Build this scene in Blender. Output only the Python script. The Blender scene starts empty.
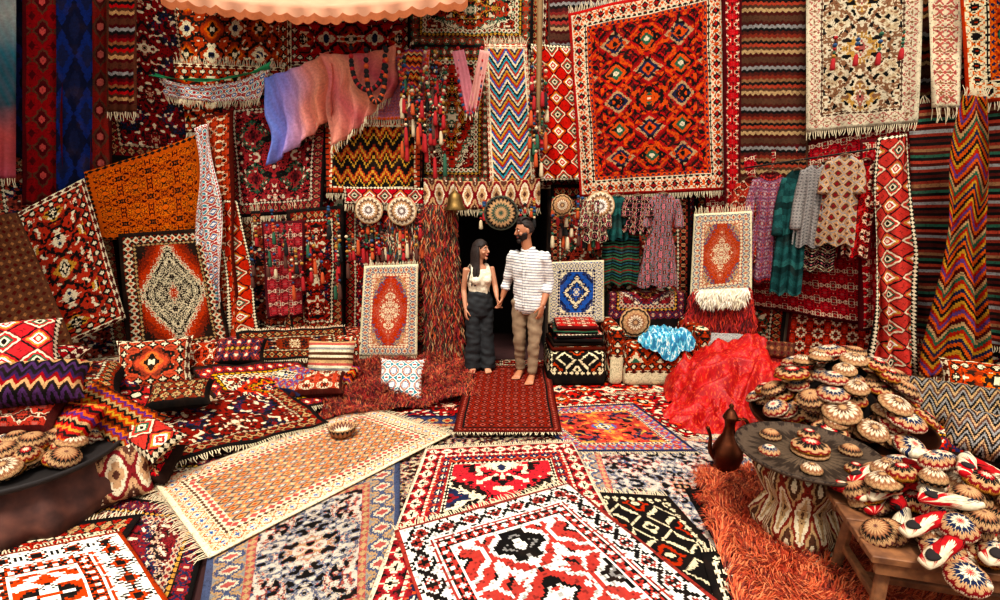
import bpy, math, random
import numpy as np
from mathutils import Vector, Matrix, noise as mnoise
random.seed(7); rng=np.random.RandomState(5)
V=Vector
sc=bpy.context.scene
try:
    sc.view_settings.view_transform='Standard'; sc.view_settings.look='Medium High Contrast'
except Exception: pass

# ------------------------------------------------------------------ colours
def lin(h):
    h=h.lstrip('#'); o=[]
    for i in (0,2,4):
        c=int(h[i:i+2],16)/255; o.append(c/12.92 if c<=.04045 else ((c+.055)/1.055)**2.4)
    return (o[0],o[1],o[2],1)
RED='a5161a';RD2='7c0e14';MAR='4a0a10';CRI='b4141e';CRM='d6c4a4';WHT='ebe3d6';BLK='14100e';NAV='1a2340';BLU='2c5a94'
ORG='c84c1a';BRN='553022';GLD='b8822e';GRN='2a5a40';PNK='c8707c';TEA='2b8a94';GRY='8a8580';TAN='b48c62';ROS='ac4c48';SLT='48526c';LBR='8a5a3c'

# ------------------------------------------------------------------ node helper
class G:
    def __init__(s,name):
        s.mat=bpy.data.materials.new(name); s.mat.use_nodes=True
        s.nt=s.mat.node_tree; s.nt.nodes.clear()
        s.out=s.n('ShaderNodeOutputMaterial'); s.bs=s.n('ShaderNodeBsdfPrincipled')
        s.l(s.bs.outputs[0],s.out.inputs[0])
    def n(s,t): return s.nt.nodes.new(t)
    def l(s,a,b): s.nt.links.new(a,b)
    def set(s,inp,v):
        if hasattr(v,'is_output'): s.l(v,inp)
        else: inp.default_value=v
    def m(s,op,a,b=None,c=None):
        n=s.n('ShaderNodeMath'); n.operation=op
        s.set(n.inputs[0],a)
        if b is not None: s.set(n.inputs[1],b)
        if c is not None: s.set(n.inputs[2],c)
        return n.outputs[0]
    def tri(s,x):  # 0 at integers, 1 at half-integers
        f=s.m('FRACT',s.m('ADD',x,0.5)); return s.m('MULTIPLY',s.m('ABSOLUTE',s.m('SUBTRACT',f,0.5)),2.0)
    def vec(s,x,y,z=0.0):
        n=s.n('ShaderNodeCombineXYZ'); s.set(n.inputs[0],x);s.set(n.inputs[1],y);s.set(n.inputs[2],z); return n.outputs[0]
    def noise(s,v,scale,detail=1.0):
        n=s.n('ShaderNodeTexNoise'); s.l(v,n.inputs['Vector']); n.inputs['Scale'].default_value=scale; n.inputs['Detail'].default_value=detail
        return n.outputs[0]
    def ramp(s,v,cols,interp='CONSTANT'):
        n=s.n('ShaderNodeValToRGB'); r=n.color_ramp; r.interpolation=interp
        k=len(cols)
        for i,c in enumerate(cols):
            if isinstance(c,tuple): p,c=c
            else: p=i/k if interp=='CONSTANT' else i/max(1,k-1)
            if i<2:
                e=r.elements[i]; e.position=p
            else: e=r.elements.new(p)
            e.color=lin(c)
        if k==1: r.elements[1].color=r.elements[0].color
        s.l(v,n.inputs[0]); return n.outputs[0]
    def mix(s,f,a,b,mode='MIX'):
        n=s.n('ShaderNodeMix'); n.data_type='RGBA'; n.blend_type=mode
        s.set(n.inputs[0],f); s.set(n.inputs[6],a); s.set(n.inputs[7],b); return n.outputs[2]
    def uv(s):
        n=s.n('ShaderNodeUVMap'); n.uv_map='UVMap'; p=s.n('ShaderNodeSeparateXYZ'); s.l(n.outputs[0],p.inputs[0])
        return n.outputs[0],p.outputs[0],p.outputs[1]
    def wool(s,col,uvv,bump=.5,rough=.92,fs=260):
        big=s.noise(uvv,2.2,3.0); fine=s.noise(uvv,fs,2.0); mid=s.noise(uvv,38,2.0)
        val=s.m('ADD',s.m('MULTIPLY',big,.7),s.m('MULTIPLY',fine,.8))
        val=s.m('ADD',s.m('ADD',val,s.m('MULTIPLY',mid,.7)),-.08)
        c=s.mix(1.0,col,s.vec(val,val,val),'MULTIPLY')
        s.l(c,s.bs.inputs['Base Color']); s.bs.inputs['Roughness'].default_value=rough
        s.bs.inputs['Specular IOR Level'].default_value=.12
        b=s.n('ShaderNodeBump'); b.inputs['Strength'].default_value=bump; b.inputs['Distance'].default_value=.007
        s.l(s.m('ADD',fine,s.m('MULTIPLY',mid,.8)),b.inputs['Height']); s.l(b.outputs[0],s.bs.inputs['Normal'])
        return s.mat

def plain(name,col,rough=.85,metal=0,var=.25,scale=40,bump=.15,coord='Object',col2=None):
    g=G(name); tc=g.n('ShaderNodeTexCoord'); v=tc.outputs[coord]
    nz=g.noise(v,scale,3.0)
    c=g.ramp(nz,[(.3,col),(.7,col2 or col)],'LINEAR')
    k=g.m('ADD',g.m('MULTIPLY',nz,2*var),1-var); c=g.mix(1.0,c,g.vec(k,k,k),'MULTIPLY')
    g.l(c,g.bs.inputs['Base Color']); g.bs.inputs['Roughness'].default_value=rough; g.bs.inputs['Metallic'].default_value=metal
    if bump:
        b=g.n('ShaderNodeBump'); b.inputs['Strength'].default_value=bump; b.inputs['Distance'].default_value=.01
        g.l(nz,b.inputs['Height']); g.l(b.outputs[0],g.bs.inputs['Normal'])
    return g.mat

# spec: b=[(width,period,[cols])...] outer->inner ; f=(mode,cw,ch,k,ns,cols,cols2) ; q knot size ; sc overall motif scale
S={}
def spec(n,b,f,q=.016,speck=None,amp=.5,sc=.7):
    m,cw,ch,k,ns,c1,c2=f
    if cw: cw,ch=cw*sc,ch*sc
    b=[(w,p*(sc if w>.04 else .8),c) for (w,p,c) in b]
    S[n]=dict(b=b,f=(m,cw,ch,k,ns*1.35,c1,c2),q=q*.6,speck=speck,amp=amp)
spec('med_red',[(.03,.1,[BLK]),(.10,.13,[CRM,RED,NAV,RD2,BLK]),(.035,.06,[GLD,BLK]),(.05,.08,[RD2,CRM,NAV])],('loz',None,None,.4,9,[CRM,NAV,RED,GLD,BLK,RED,RED,NAV,CRM,MAR,RD2,RED,MAR],None),speck=(CRM,.66,20))
spec('center_red',[(.02,.1,[CRM]),(.12,.15,[BLK,CRM,RED,RD2,BLK]),(.03,.05,[CRM,RED]),(.09,.12,[CRM,NAV,ORG,RD2,RD2]),(.03,.05,[BLK,CRM])],('loz',1.2,1.0,.2,6,[NAV,CRM,CRI,BLK,CRI,CRI,CRI,BLK,CRM,NAV,RD2,BLK],None),speck=(CRM,.66,16),sc=.8)
spec('white_red',[(.02,.1,[RED]),(.15,.2,[BLK,RED,WHT,BLK,WHT,WHT,WHT]),(.03,.06,[RED,WHT]),(.07,.08,[WHT,CRI,BLK,CRI]),(.02,.05,[WHT])],('loz',.5,.5,.2,4,[CRI,WHT,BLK,CRI,CRI,WHT,CRI,CRI,BLK,CRI],[WHT,BLK,GRY,BLK,WHT,CRI,CRI,WHT,CRI,CRI]),q=.022,sc=.85,speck=(WHT,.68,15))
spec('med_black',[(.04,.1,[BLK]),(.09,.11,[RED,CRM,BLK,RD2]),(.03,.06,[TAN,BLK])],('loz',None,None,.26,12,[RED,CRM,BLK,CRM,BLK,CRM,BLK,CRM,RED,RED,RD2,RD2,BLK,BLK,BLK],None),q=.012)
spec('loz_multi',[(.03,.1,[RED]),(.13,.16,[RED,BLK,CRM,ORG,CRM,CRM]),(.03,.08,[BLK,CRM]),(.05,.08,[NAV,ORG,RED])],('loz',.46,.4,.14,4,[CRM,GRN,ORG,BLK,RED,ORG,RED,BLK,RD2],[BLK,ORG,NAV,TAN,RED,RD2,BLK,RED,MAR]),q=.018,speck=(ORG,.66,18),sc=.8)
spec('kilim_gold',[(.05,.09,[RED,BLK]),(.03,.07,[CRM,RED])],('zig',.22,.36,0,3,[BLK,GLD,BLK,RED,GLD,RED,BLK,BLK],None),q=.03,amp=.5)
spec('floral_grey',[(.04,.1,[SLT]),(.16,.2,[ROS,CRM,SLT,TAN,GRY]),(.05,.08,[TAN,ROS])],('loz',.9,.9,.9,9,[TAN,ROS,'c0ae96',SLT,GRY,SLT,'c0ae96',ROS,BRN,SLT],None),q=.008,speck=('c4b6a4',.6,26))
spec('floral_blue',[(.04,.1,[NAV]),(.14,.2,[RED,TAN,NAV,SLT,NAV]),(.05,.08,[TAN,ROS])],('loz',.7,.7,.9,10,['b0a086',SLT,NAV,TAN,SLT,ROS,'b0a086',NAV,RD2,BRN],None),q=.008,speck=('c0b090',.6,28))
spec('tan_rug',[(.03,.1,[CRM]),(.10,.12,[BLU,CRM,ORG,CRM,TAN]),(.03,.05,[BRN,CRM]),(.05,.08,[ROS,CRM])],('loz',.09,.16,.35,3,[CRM,SLT,TAN,ORG,TAN,'c49a68',CRM],[ORG,TAN,BRN,GRY,TAN,'c49a68']),q=.008)
spec('runner',[(.02,.1,[MAR]),(.05,.06,[ROS,MAR,RD2]),(.02,.05,[BLK])],('loz',.11,.11,.1,3,[ROS,BLK,RD2,RD2,RD2],['3a0810',ROS,MAR,RD2,RD2]),q=.008)
spec('orange',[(.04,.08,[BLK,ORG]),(.03,.1,[ORG])],('loz',.4,.4,.8,7,[BLK,ORG,'d8541a',MAR,ORG,'e0681c',BLK,'d8541a'],None),q=.01)
spec('prayer_red',[(.02,.1,[CRM]),(.08,.09,[ROS,CRM,SLT,CRM]),(.03,.05,[CRM,ROS])],('loz',None,None,.5,11,[CRM,ROS,CRM,RED,ROS,RED,RED,SLT,TAN,ROS,CRM],None),q=.006)
spec('prayer_blue',[(.02,.1,[CRM]),(.08,.1,[CRM,SLT,CRM,BLU]),(.03,.05,[NAV,CRM])],('loz',None,None,.3,9,[CRM,BLU,NAV,CRM,NAV,BLU,BLU,NAV,SLT,CRM,SLT],None),q=.006)
spec('cream_faded',[(.03,.1,[CRM]),(.10,.14,[LBR,CRM,ROS,CRM,CRM]),(.03,.07,[BRN,CRM])],('loz',.7,.7,.35,6,[ROS,CRM,GLD,CRM,CRM,LBR,CRM,'c0a580',CRM],None),q=.014,speck=(LBR,.62,20))
spec('stripes_brown',[(.02,.1,[BRN])],('zig',.08,.62,.03,3,[BRN,MAR,TAN,BRN,RED,BLK,LBR,RD2,MAR,BLK,GRY,MAR,BRN],None),q=.012,amp=.04)
spec('stripes_red',[],('zig',.5,.5,0,3,[MAR,BLK,RD2,GRY,MAR,RED,BLK,GRN,MAR,LBR,RD2,BLK],None),q=.012,amp=.0)
spec('stripes_multi',[],('zig',.3,.7,0,3,[ORG,NAV,GLD,RED,GRN,TAN,MAR,ORG,'5a3a70',RED,GLD,BLK],None),q=.016,amp=.45)
spec('ikat',[(.03,.08,[MAR])],('loz',.24,.4,.3,5,[ROS,MAR,BRN,RD2,RD2,MAR],None),q=.008)
spec('ikat_navy',[],('loz',.3,.8,.25,4,[NAV,'101830','1c3060',NAV],None),q=.008)
spec('zig_blue',[(.03,.08,[CRM,RED]),(.02,.1,[CRM])],('zig',.3,.42,0,3,[CRM,RED,TEA,BLK,CRM,BLU,RED,GLD,NAV],None),q=.016,amp=.5)
spec('bw',[(.04,.08,[BLK]),(.04,.08,[CRM,BLK])],('loz',.36,.36,.2,4,[BLK,CRM,BLK,BLK,CRM,BLK,BLK,BLK],[CRM,BLK,RED,BLK,BLK,CRM,BLK,BLK]),q=.018)
spec('redloz',[(.04,.12,[MAR,CRM]),(.09,.14,[CRM,BLK,RED,RD2])],('loz',.4,.4,.28,6,[CRM,BLK,ORG,RED,RD2,BLK,RED,RED],[NAV,CRM,RED,BLK,RED,RED]),q=.014,speck=(CRM,.67,20))
spec('darkred',[(.04,.12,[BLK]),(.10,.12,[RED,TAN,BLK,RED,RD2]),(.03,.06,[CRM,BLK])],('loz',.7,.7,.45,8,[CRM,RED,BLK,RED,RD2,RED,BLK,NAV,RED,RD2,MAR],None),q=.012,speck=(CRM,.67,24))
spec('embroid',[(.03,.05,[CRM,BLK])],('loz',.2,.2,.14,5,[BLK,CRM,GRN,CRI,CRM,RD2,CRI,CRI,CRI,RD2],[CRM,CRI,WHT,GLD,CRI,BLK,CRI,CRI,CRI,CRI]),q=.005,sc=.9)
spec('redfloral',[(.03,.05,[MAR])],('loz',.24,.24,.8,7,[ROS,CRI,CRI,BLK,CRI,RED,CRM,RD2,BLK,RED],None),q=.005)
spec('mauve',[(.04,.06,[ORG,PNK])],('loz',.05,.05,.5,3,[ROS,'7a5a7c',ROS,'8a6a84'],None),q=.01)
spec('orange_red',[(.03,.1,[NAV]),(.10,.12,[TAN,RED,BLU,TAN,ORG]),(.03,.05,[BLK,CRM])],('loz',.8,.6,.35,6,[CRM,BLU,RED,ORG,RED,'b03018',NAV,RED],None),q=.012,speck=(GLD,.66,18))
spec('stripe_cush',[],('zig',.5,.30,0,3,[CRM,BRN,CRM,GRY,CRM,ROS,TAN,BRN],None),q=.006,amp=0)
spec('stripe_bright',[],('zig',.08,.26,0,3,[GLD,CRI,BLK,TAN,RED,'5a2a70',ORG,RD2,BLK,RED],None),q=.008,amp=.12)
spec('purple',[],('zig',.1,.3,0,3,['30183c',BLK,'42264c',BLK,TAN,RD2],None),q=.008,amp=.3)
spec('grey_kilim',[],('zig',.14,.3,0,3,[GRY,BLK,TAN,BLK,GRY,BRN,TAN,BLK],None),q=.012,amp=.5)
spec('redwhite',[(.02,.05,[RED,WHT])],('loz',.2,.2,.5,5,[RED,WHT,TEA,WHT,RED,CRM,BLU,WHT],None),q=.006)
spec('beige_cush',[],('loz',.24,.5,.25,4,[BRN,TAN,CRM,RD2,TAN,BRN,CRM],None),q=.012)
spec('tufa',[(.02,.1,[BRN])],('loz',.09,.12,.3,4,[LBR,BRN,BRN,MAR],None),q=.008)
spec('floralblack',[],('loz',.14,.14,1.2,5,[BLK,PNK,BLK,BLK,CRM,BLK,ROS,BLK],None),q=.004)
spec('floralgrey2',[],('loz',.2,.2,1.1,6,[SLT,PNK,BLK,GRN,'8a7a88',ROS,BLK,WHT],None),q=.004)
spec('mauvedress',[(.03,.04,[CRI,MAR])],('loz',.12,.16,.9,6,['6a4a6a',CRI,'7a6a88','5a3a5a',ROS,'8a7a94',CRM,'5a3a5a'],None),q=.004)
spec('greenskirt',[],('zig',.3,.2,0,3,[BLK,GRN,BLK,'1c5058',BLK,GRN,RD2,GRN],None),q=.004,amp=.05)
spec('tealcoat',[],('zig',.3,.5,.1,6,['1a4440','245650','1a4440','12302c','2c6058'],None),q=.004,amp=.1)
spec('greytop',[],('loz',.05,.05,.6,4,[GRY,'a09890',GRY,'5e5a58'],None),q=.004)
spec('kilimbag',[],('loz',.14,.16,.2,4,[BRN,TAN,GRY,TAN,BRN,RD2],None),q=.008)
SUB=[{}, {ORG:GLD}, {NAV:GRN,ORG:RED}, {BLK:'22140f',RED:CRI}, {RED:RD2,CRM:'b8987a'}]
_mc={}
def cmat(sp,W,L,seed=0):
    key=(sp,round(W,1),round(L,1),seed)
    if key in _mc: return _mc[key]
    s=S[sp]; g=G('wool_%s_%d'%(sp,len(_mc))); uvv,x0,y0=g.uv(); q=s['q']
    sub=SUB[(seed*7+int(W*10))%5] if sp in ('med_red','med_black','darkred','redloz') else {}
    cv=lambda L_: [sub.get(c,c) for c in L_] if L_ else L_
    wob=g.m('MULTIPLY',g.m('SUBTRACT',g.noise(uvv,1.7,1.0),.5),.04)
    x0=g.m('ADD',x0,wob); y0=g.m('ADD',y0,wob)
    x=g.m('MULTIPLY',g.m('ADD',g.m('FLOOR',g.m('DIVIDE',x0,q)),.5),q)
    y=g.m('MULTIPLY',g.m('ADD',g.m('FLOOR',g.m('DIVIDE',y0,q)),.5),q)
    tb=sum(b[0] for b in s['b'])
    mode,cw,ch,k,ns,cols,cols2=s['f']; cols=cv(cols); cols2=cv(cols2)
    fw,fh=W-2*tb,L-2*tb
    if cw is None: cw,ch=fw*1.0,fh*1.0
    cx=g.m('DIVIDE',x,cw); cy=g.m('DIVIDE',y,ch)
    fx=g.tri(cx); fy=g.tri(cy)
    nz=g.noise(g.vec(g.m('MULTIPLY',fx,cw/.4),g.m('MULTIPLY',fy,ch/.4),seed*3.7+1.3),ns*.8,1.5)
    if mode=='loz': v=g.m('ADD',g.m('MULTIPLY',fx,.5),g.m('MULTIPLY',fy,.5))
    else: v=g.m('FRACT',g.m('ADD',g.m('ADD',cy,g.m('MULTIPLY',fx,s['amp'])),seed*.13))
    if k: v=g.m('ADD',v,g.m('MULTIPLY',g.m('SUBTRACT',nz,.5),k*1.3))
    col=g.ramp(v,cols)
    if cols2:
        par=g.m('MODULO',g.m('ABSOLUTE',g.m('ADD',g.m('FLOOR',g.m('ADD',cx,.5)),g.m('FLOOR',g.m('ADD',cy,.5)))),2.0)
        col=g.mix(g.m('GREATER_THAN',par,.5),col,g.ramp(v,cols2))
    if s['speck']:
        c,th,ss=s['speck']
        n2=g.noise(g.vec(g.m('ABSOLUTE',x),g.m('ABSOLUTE',y),seed+9.1),ss,0.0)
        col=g.mix(g.m('GREATER_THAN',n2,th),col,lin(c))
        col=g.mix(g.m('LESS_THAN',n2,1-th),col,lin(BLK))
    if s['b']:
        dx=g.m('SUBTRACT',W/2,g.m('ABSOLUTE',x)); dy=g.m('SUBTRACT',L/2,g.m('ABSOLUTE',y))
        e=g.m('MINIMUM',dx,dy); isx=g.m('LESS_THAN',dx,dy)
        sl=g.m('ADD',x,g.m('MULTIPLY',g.m('SUBTRACT',y,x),isx))
        acc=tb
        for (w,p,cs) in reversed(s['b']):
            e0=acc-w; cs=cv(cs)
            if len(cs)==1: bc=lin(cs[0])
            else:
                r=g.m('MULTIPLY',g.m('ABSOLUTE',g.m('SUBTRACT',g.m('DIVIDE',g.m('SUBTRACT',e,e0),w),.5)),2.0)
                t=g.tri(g.m('DIVIDE',sl,p))
                bv=g.m('MULTIPLY',g.m('ADD',t,r),.5)
                if w>.06:
                    bn=g.noise(g.vec(t,r,seed+.7),4.5,1.5); bv=g.m('ADD',bv,g.m('MULTIPLY',g.m('SUBTRACT',bn,.5),.7))
                bc=g.ramp(bv,cs)
            col=g.mix(g.m('LESS_THAN',e,acc),col,bc); acc=e0
    # fine outline ornament + worn pile
    fo=g.noise(g.vec(g.m('ABSOLUTE',x),g.m('ABSOLUTE',y),3.3+seed),34,0.0)
    line=g.m('LESS_THAN',g.m('ABSOLUTE',g.m('SUBTRACT',fo,.56)),.022)
    col=g.mix(g.m('MULTIPLY',line,.5),col,lin('1a0c0c'))
    wear=g.m('MULTIPLY',g.m('MAXIMUM',g.m('SUBTRACT',g.noise(uvv,5,4.0),.5),0.0),.9)
    col=g.mix(wear,col,lin('5a382c'))
    rs=random.Random(len(_mc)*13+5); hs=g.n('ShaderNodeHueSaturation')
    hs.inputs['Hue'].default_value=.5+rs.uniform(-.002,.018); hs.inputs['Saturation'].default_value=rs.uniform(.95,1.08); hs.inputs['Value'].default_value=rs.uniform(.85,1.15)
    g.l(col,hs.inputs['Color'])
    m=g.wool(hs.outputs[0],uvv); _mc[key]=m; return m

def radial(name,cols,n=12,seed=0,rough=.8):
    g=G(name); uvv,x,y=g.uv()
    r=g.m('SQRT',g.m('ADD',g.m('MULTIPLY',x,x),g.m('MULTIPLY',y,y)))
    a=g.m('MULTIPLY',g.m('ARCTAN2',y,x),n/(2*math.pi)); t=g.tri(a)
    v=g.m('ADD',r,g.m('MULTIPLY',t,.12)); nz=g.noise(g.vec(t,r,seed),5,1.0)
    v=g.m('ADD',v,g.m('MULTIPLY',g.m('SUBTRACT',nz,.5),.35))
    return g.wool(g.ramp(v,cols),uvv,.3,rough,60)

# ------------------------------------------------------------------ mesh builder
class MB:
    def __init__(s): s.v=[];s.f=[];s.m=[];s.uv=[]
    def add(self,vs,fs,mi=0,uvs=None,M=None):
        o=len(self.v)
        if M is not None: vs=[M@V(p) for p in vs]
        self.v.extend([tuple(p) for p in vs]); self.f.extend([tuple(i+o for i in f) for f in fs]); self.m.extend([mi]*len(fs))
        self.uv.extend(uvs if uvs else [(p[0],p[1]+p[2]) for p in vs])
    def build(s,name,mats,smooth=True,parent=None):
        me=bpy.data.meshes.new(name); me.from_pydata(s.v,[],s.f)
        for m in (mats if isinstance(mats,(list,tuple)) else [mats]): me.materials.append(m)
        me.polygons.foreach_set('material_index',s.m)
        if smooth: me.polygons.foreach_set('use_smooth',[True]*len(s.f))
        ul=me.uv_layers.new(name='UVMap'); idx=np.zeros(len(me.loops),dtype=np.int32); me.loops.foreach_get('vertex_index',idx)
        ul.data.foreach_set('uv',np.array(s.uv,dtype=np.float32)[idx].ravel())
        me.update(); ob=bpy.data.objects.new(name,me); sc.collection.objects.link(ob)
        if parent: ob.parent=parent
        return ob
def empty(name):
    e=bpy.data.objects.new(name,None); sc.collection.objects.link(e); e.empty_display_size=.1; return e
def cat(pts,n):
    P=[V(p) if not isinstance(p,(int,float)) else p for p in pts]; out=[]
    for i in range(len(P)-1):
        p0=P[max(i-1,0)];p1=P[i];p2=P[i+1];p3=P[min(i+2,len(P)-1)]
        for j in range(n):
            t=j/n; out.append(.5*((2*p1)+(p2-p0)*t+(2*p0-5*p1+4*p2-p3)*t*t+(3*p1-p0-3*p2+p3)*t**3))
    out.append(P[-1]); return out
def tube(mb,pts,rads,ref=(1,0,0),N=14,sub=4,mi=0,cap=True,M=None):
    R=[(r,r) if isinstance(r,(int,float)) else r for r in rads]
    P=cat(pts,sub); ra=cat([float(r[0]) for r in R],sub); rb=cat([float(r[1]) for r in R],sub)
    n=len(P); ref=V(ref)
    def fr(i):
        T=(P[min(i+1,n-1)]-P[max(i-1,0)]).normalized(); A=ref-ref.dot(T)*T
        if A.length<1e-3: A=T.orthogonal()
        A.normalize(); return T,A,T.cross(A)
    L=[]
    if cap:
        T,A,B=fr(0); r=min(ra[0],rb[0])
        L.append((P[0]-T*r*.45,ra[0]*.35,rb[0]*.35,A,B)); L.append((P[0]-T*r*.3,ra[0]*.78,rb[0]*.78,A,B))
    for i in range(n):
        T,A,B=fr(i); L.append((P[i],ra[i],rb[i],A,B))
    if cap:
        T,A,B=fr(n-1); r=min(ra[-1],rb[-1])
        L.append((P[-1]+T*r*.3,ra[-1]*.78,rb[-1]*.78,A,B)); L.append((P[-1]+T*r*.45,ra[-1]*.35,rb[-1]*.35,A,B))
    vs=[];fs=[];uv=[];acc=0
    for k,(p,a,b,A,B) in enumerate(L):
        if k: acc+=(p-L[k-1][0]).length
        for j in range(N):
            th=2*math.pi*j/N; vs.append(p+A*math.cos(th)*a+B*math.sin(th)*b); uv.append((abs(j/N-.5)*2*math.pi*max(a,b),acc))
    for k in range(len(L)-1):
        for j in range(N):
            fs.append((k*N+j,k*N+(j+1)%N,(k+1)*N+(j+1)%N,(k+1)*N+j))
    fs.append(tuple(range(N-1,-1,-1))); fs.append(tuple((len(L)-1)*N+j for j in range(N)))
    mb.add(vs,fs,mi,uv,M)
def lathe(mb,prof,c=(0,0,0),N=28,mi=0,M=None):
    vs=[];fs=[];uv=[]
    for k,(r,z) in enumerate(prof):
        for j in range(N):
            th=2*math.pi*j/N; vs.append(V((r*math.cos(th),r*math.sin(th),z))+V(c))
            rr=(k/(len(prof)-1)); uv.append((rr*math.cos(th),rr*math.sin(th)))
    for k in range(len(prof)-1):
        for j in range(N): fs.append((k*N+j,k*N+(j+1)%N,(k+1)*N+(j+1)%N,(k+1)*N+j))
    mb.add(vs,fs,mi,uv,M)
def ell(mb,c,r,mi=0,M=None,N=14,K=9):
    vs=[];fs=[]
    for k in range(K+1):
        ph=math.pi*k/K
        for j in range(N):
            th=2*math.pi*j/N; vs.append(V((c[0]+r[0]*math.sin(ph)*math.cos(th),c[1]+r[1]*math.sin(ph)*math.sin(th),c[2]+r[2]*math.cos(ph))))
    for k in range(K):
        for j in range(N): fs.append((k*N+j,(k+1)*N+j,(k+1)*N+(j+1)%N,k*N+(j+1)%N))
    mb.add(vs,fs,mi,[(p[0]-c[0],p[2]-c[2]) for p in vs],M)

# ------------------------------------------------------------------ camera & survey of the real surfaces
F_=500.0; PITCH=math.atan(95/500); CAMZ=2.0
cam=bpy.data.cameras.new('camera'); cam.sensor_width=36; cam.lens=18; co=bpy.data.objects.new('camera',cam); sc.collection.objects.link(co)
co.location=(0,0,CAMZ); co.rotation_euler=(math.pi/2-PITCH,0,0); sc.camera=co
def ray(u,v):
    a=(u-500)/F_; b=(300-v)/F_; c,s=math.cos(PITCH),math.sin(PITCH); return V((a,c+b*s,-s+b*c))
def F(u,v,z=0.0):
    d=ray(u,v); t=(z-CAMZ)/d.z; return V((0,0,CAMZ))+d*t
PL={'B':(V((0,6.4,0)),V((0,-1,0))),'R':(V((2.45,6.4,0)),V((-.475,-.880,0))),'L':(V((-3.65,6.4,0)),V((.716,-.698,0)))}
def H(pl,u,v,off=.1):
    P0,n=PL[pl]; P0=P0+n*off; d=ray(u,v); t=(P0-V((0,0,CAMZ))).dot(n)/d.dot(n); return V((0,0,CAMZ))+d*t
WOOL=plain('fringe_wool','d0bd9a',.95,var=.3)

def carpet(name,c,sp,seed=0,amp=.0,nf=3,sag=0,fr=(1,1),thick=.01,fl=.08,flat=False,mat=None,curl=0,fmat=None,rough=0):
    TL,TR,BR,BL=[V(p) for p in c]
    W=((TR-TL).length+(BR-BL).length)/2; L=((BL-TL).length+(BR-TR).length)/2
    n=-((TR-TL).cross(BL-TL)).normalized()
    nx=int(min(90,max(10,W/.035))); ny=int(min(90,max(10,L/.035)))
    if not mat: mat=cmat(sp,W,L,seed)
    ph=random.random()*6; mb=MB(); sd=random.random()*50
    def P(s,t):
        p=TL.lerp(TR,s).lerp(BL.lerp(BR,s),t)
        if amp:
            w=math.sin(6.283*(s*nf+.25*math.sin(t*3+ph))+ph)*(.35+.65*t)+.5*math.sin(6.283*s*nf*2.3+ph*2+t*2)*t
            p=p+n*amp*(w*.6+.4)
        q=mnoise.noise(V((s*W*1.6+sd,t*L*1.6,sd)))
        p=p+n*((.0025 if flat else .018)*q+rough*(.5+.5*mnoise.noise(V((s*W*5+sd,t*L*5,sd)))))
        if sag: p.z-=sag*4*s*(1-s)*(1-.6*t)
        if curl: p=p+(TR-TL).normalized()*curl*mnoise.noise(V((t*2.2,sd,s*1.5)))
        return p
    vs=[];uv=[];fs=[]
    for j in range(ny+1):
        for i in range(nx+1):
            s=i/nx;t=j/ny; vs.append(P(s,t)); uv.append(((s-.5)*W,(.5-t)*L))
    o=(nx+1)
    for j in range(ny):
        for i in range(nx): fs.append((j*o+i,(j+1)*o+i,(j+1)*o+i+1,j*o+i+1))
    k=len(vs); vs2=[p-n*thick for p in vs]
    fs2=[tuple(reversed([a+k for a in f])) for f in fs]
    rim=[i for i in range(nx+1)]+[j*o+nx for j in range(1,ny+1)]+[ny*o+i for i in range(nx-1,-1,-1)]+[j*o for j in range(ny-1,0,-1)]
    fs3=[(rim[i],rim[(i+1)%len(rim)],rim[(i+1)%len(rim)]+k,rim[i]+k) for i in range(len(rim))]
    mb.add(vs+vs2,fs+fs2+fs3,0,uv+uv)
    for e,on in enumerate(fr):
        if not on: continue
        t=float(e); m=int(W/.018)
        for i in range(m):
            s=(i+.5)/m; p=P(s,t); d=(P(s,t)-P(s,t-.04 if e else t+.04)).normalized(); sd_=(TR-TL).normalized()
            ln=fl*(.7+.5*random.random()); jd=(d+sd_*random.uniform(-.35,.35))
            if not flat: jd=(jd+V((0,0,-.8 if e else .0))).normalized()
            q1=p+jd*ln*.5+n*.002; q2=p+jd*ln+sd_*random.uniform(-.015,.015)-(n*.004 if flat else n*0)
            w=sd_*.004
            mb.add([p-w-n*.003,p+w-n*.003,q1+w,q1-w,q2+w*.6,q2-w*.6],[(0,1,2,3),(3,2,4,5)],1)
    return mb.build(name,[mat,fmat or WOOL])
def hang(name,pl,off,px,sp,off2=None,**k):
    off2=off if off2 is None else off2
    c=[H(pl,*px[0],off),H(pl,*px[1],off),H(pl,*px[2],off2),H(pl,*px[3],off2)]
    k.setdefault('amp',.035); return carpet(name,c,sp,**k)
def rect(a,b,c,d): return [(a,b),(c,b),(c,d),(a,d)]

# ------------------------------------------------------------------ shell
stone=plain('tufa_stone','6b5644',.95,var=.35,scale=6,bump=.6)
def slab(name,a,b,z0,z1,th,mat,nrm):
    a=V(a);b=V(b);n=V(nrm)*th; mb=MB()
    vs=[a,b,b-n,a-n]; vs=[V((p.x,p.y,z0)) for p in vs]+[V((p.x,p.y,z1)) for p in vs]
    mb.add(vs,[(0,1,2,3)[::-1],(4,5,6,7),(0,1,5,4),(1,2,6,5),(2,3,7,6),(3,0,4,7)]); return mb.build(name,mat,False)
mb=MB(); mb.add([(-9,-5,0),(9,-5,0),(9,8.5,0),(-9,8.5,0)],[(0,1,2,3)]); mb.build('floor',plain('floor_felt','3a1a18',.95,var=.4,scale=3),False)
wb=MB()
def boxm(mb,x0,x1,y0,y1,z0,z1,mi=0):
    v=[(x0,y0,z0),(x1,y0,z0),(x1,y1,z0),(x0,y1,z0),(x0,y0,z1),(x1,y0,z1),(x1,y1,z1),(x0,y1,z1)]
    mb.add(v,[(3,2,1,0),(4,5,6,7),(0,1,5,4),(1,2,6,5),(2,3,7,6),(3,0,4,7)],mi)
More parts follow.
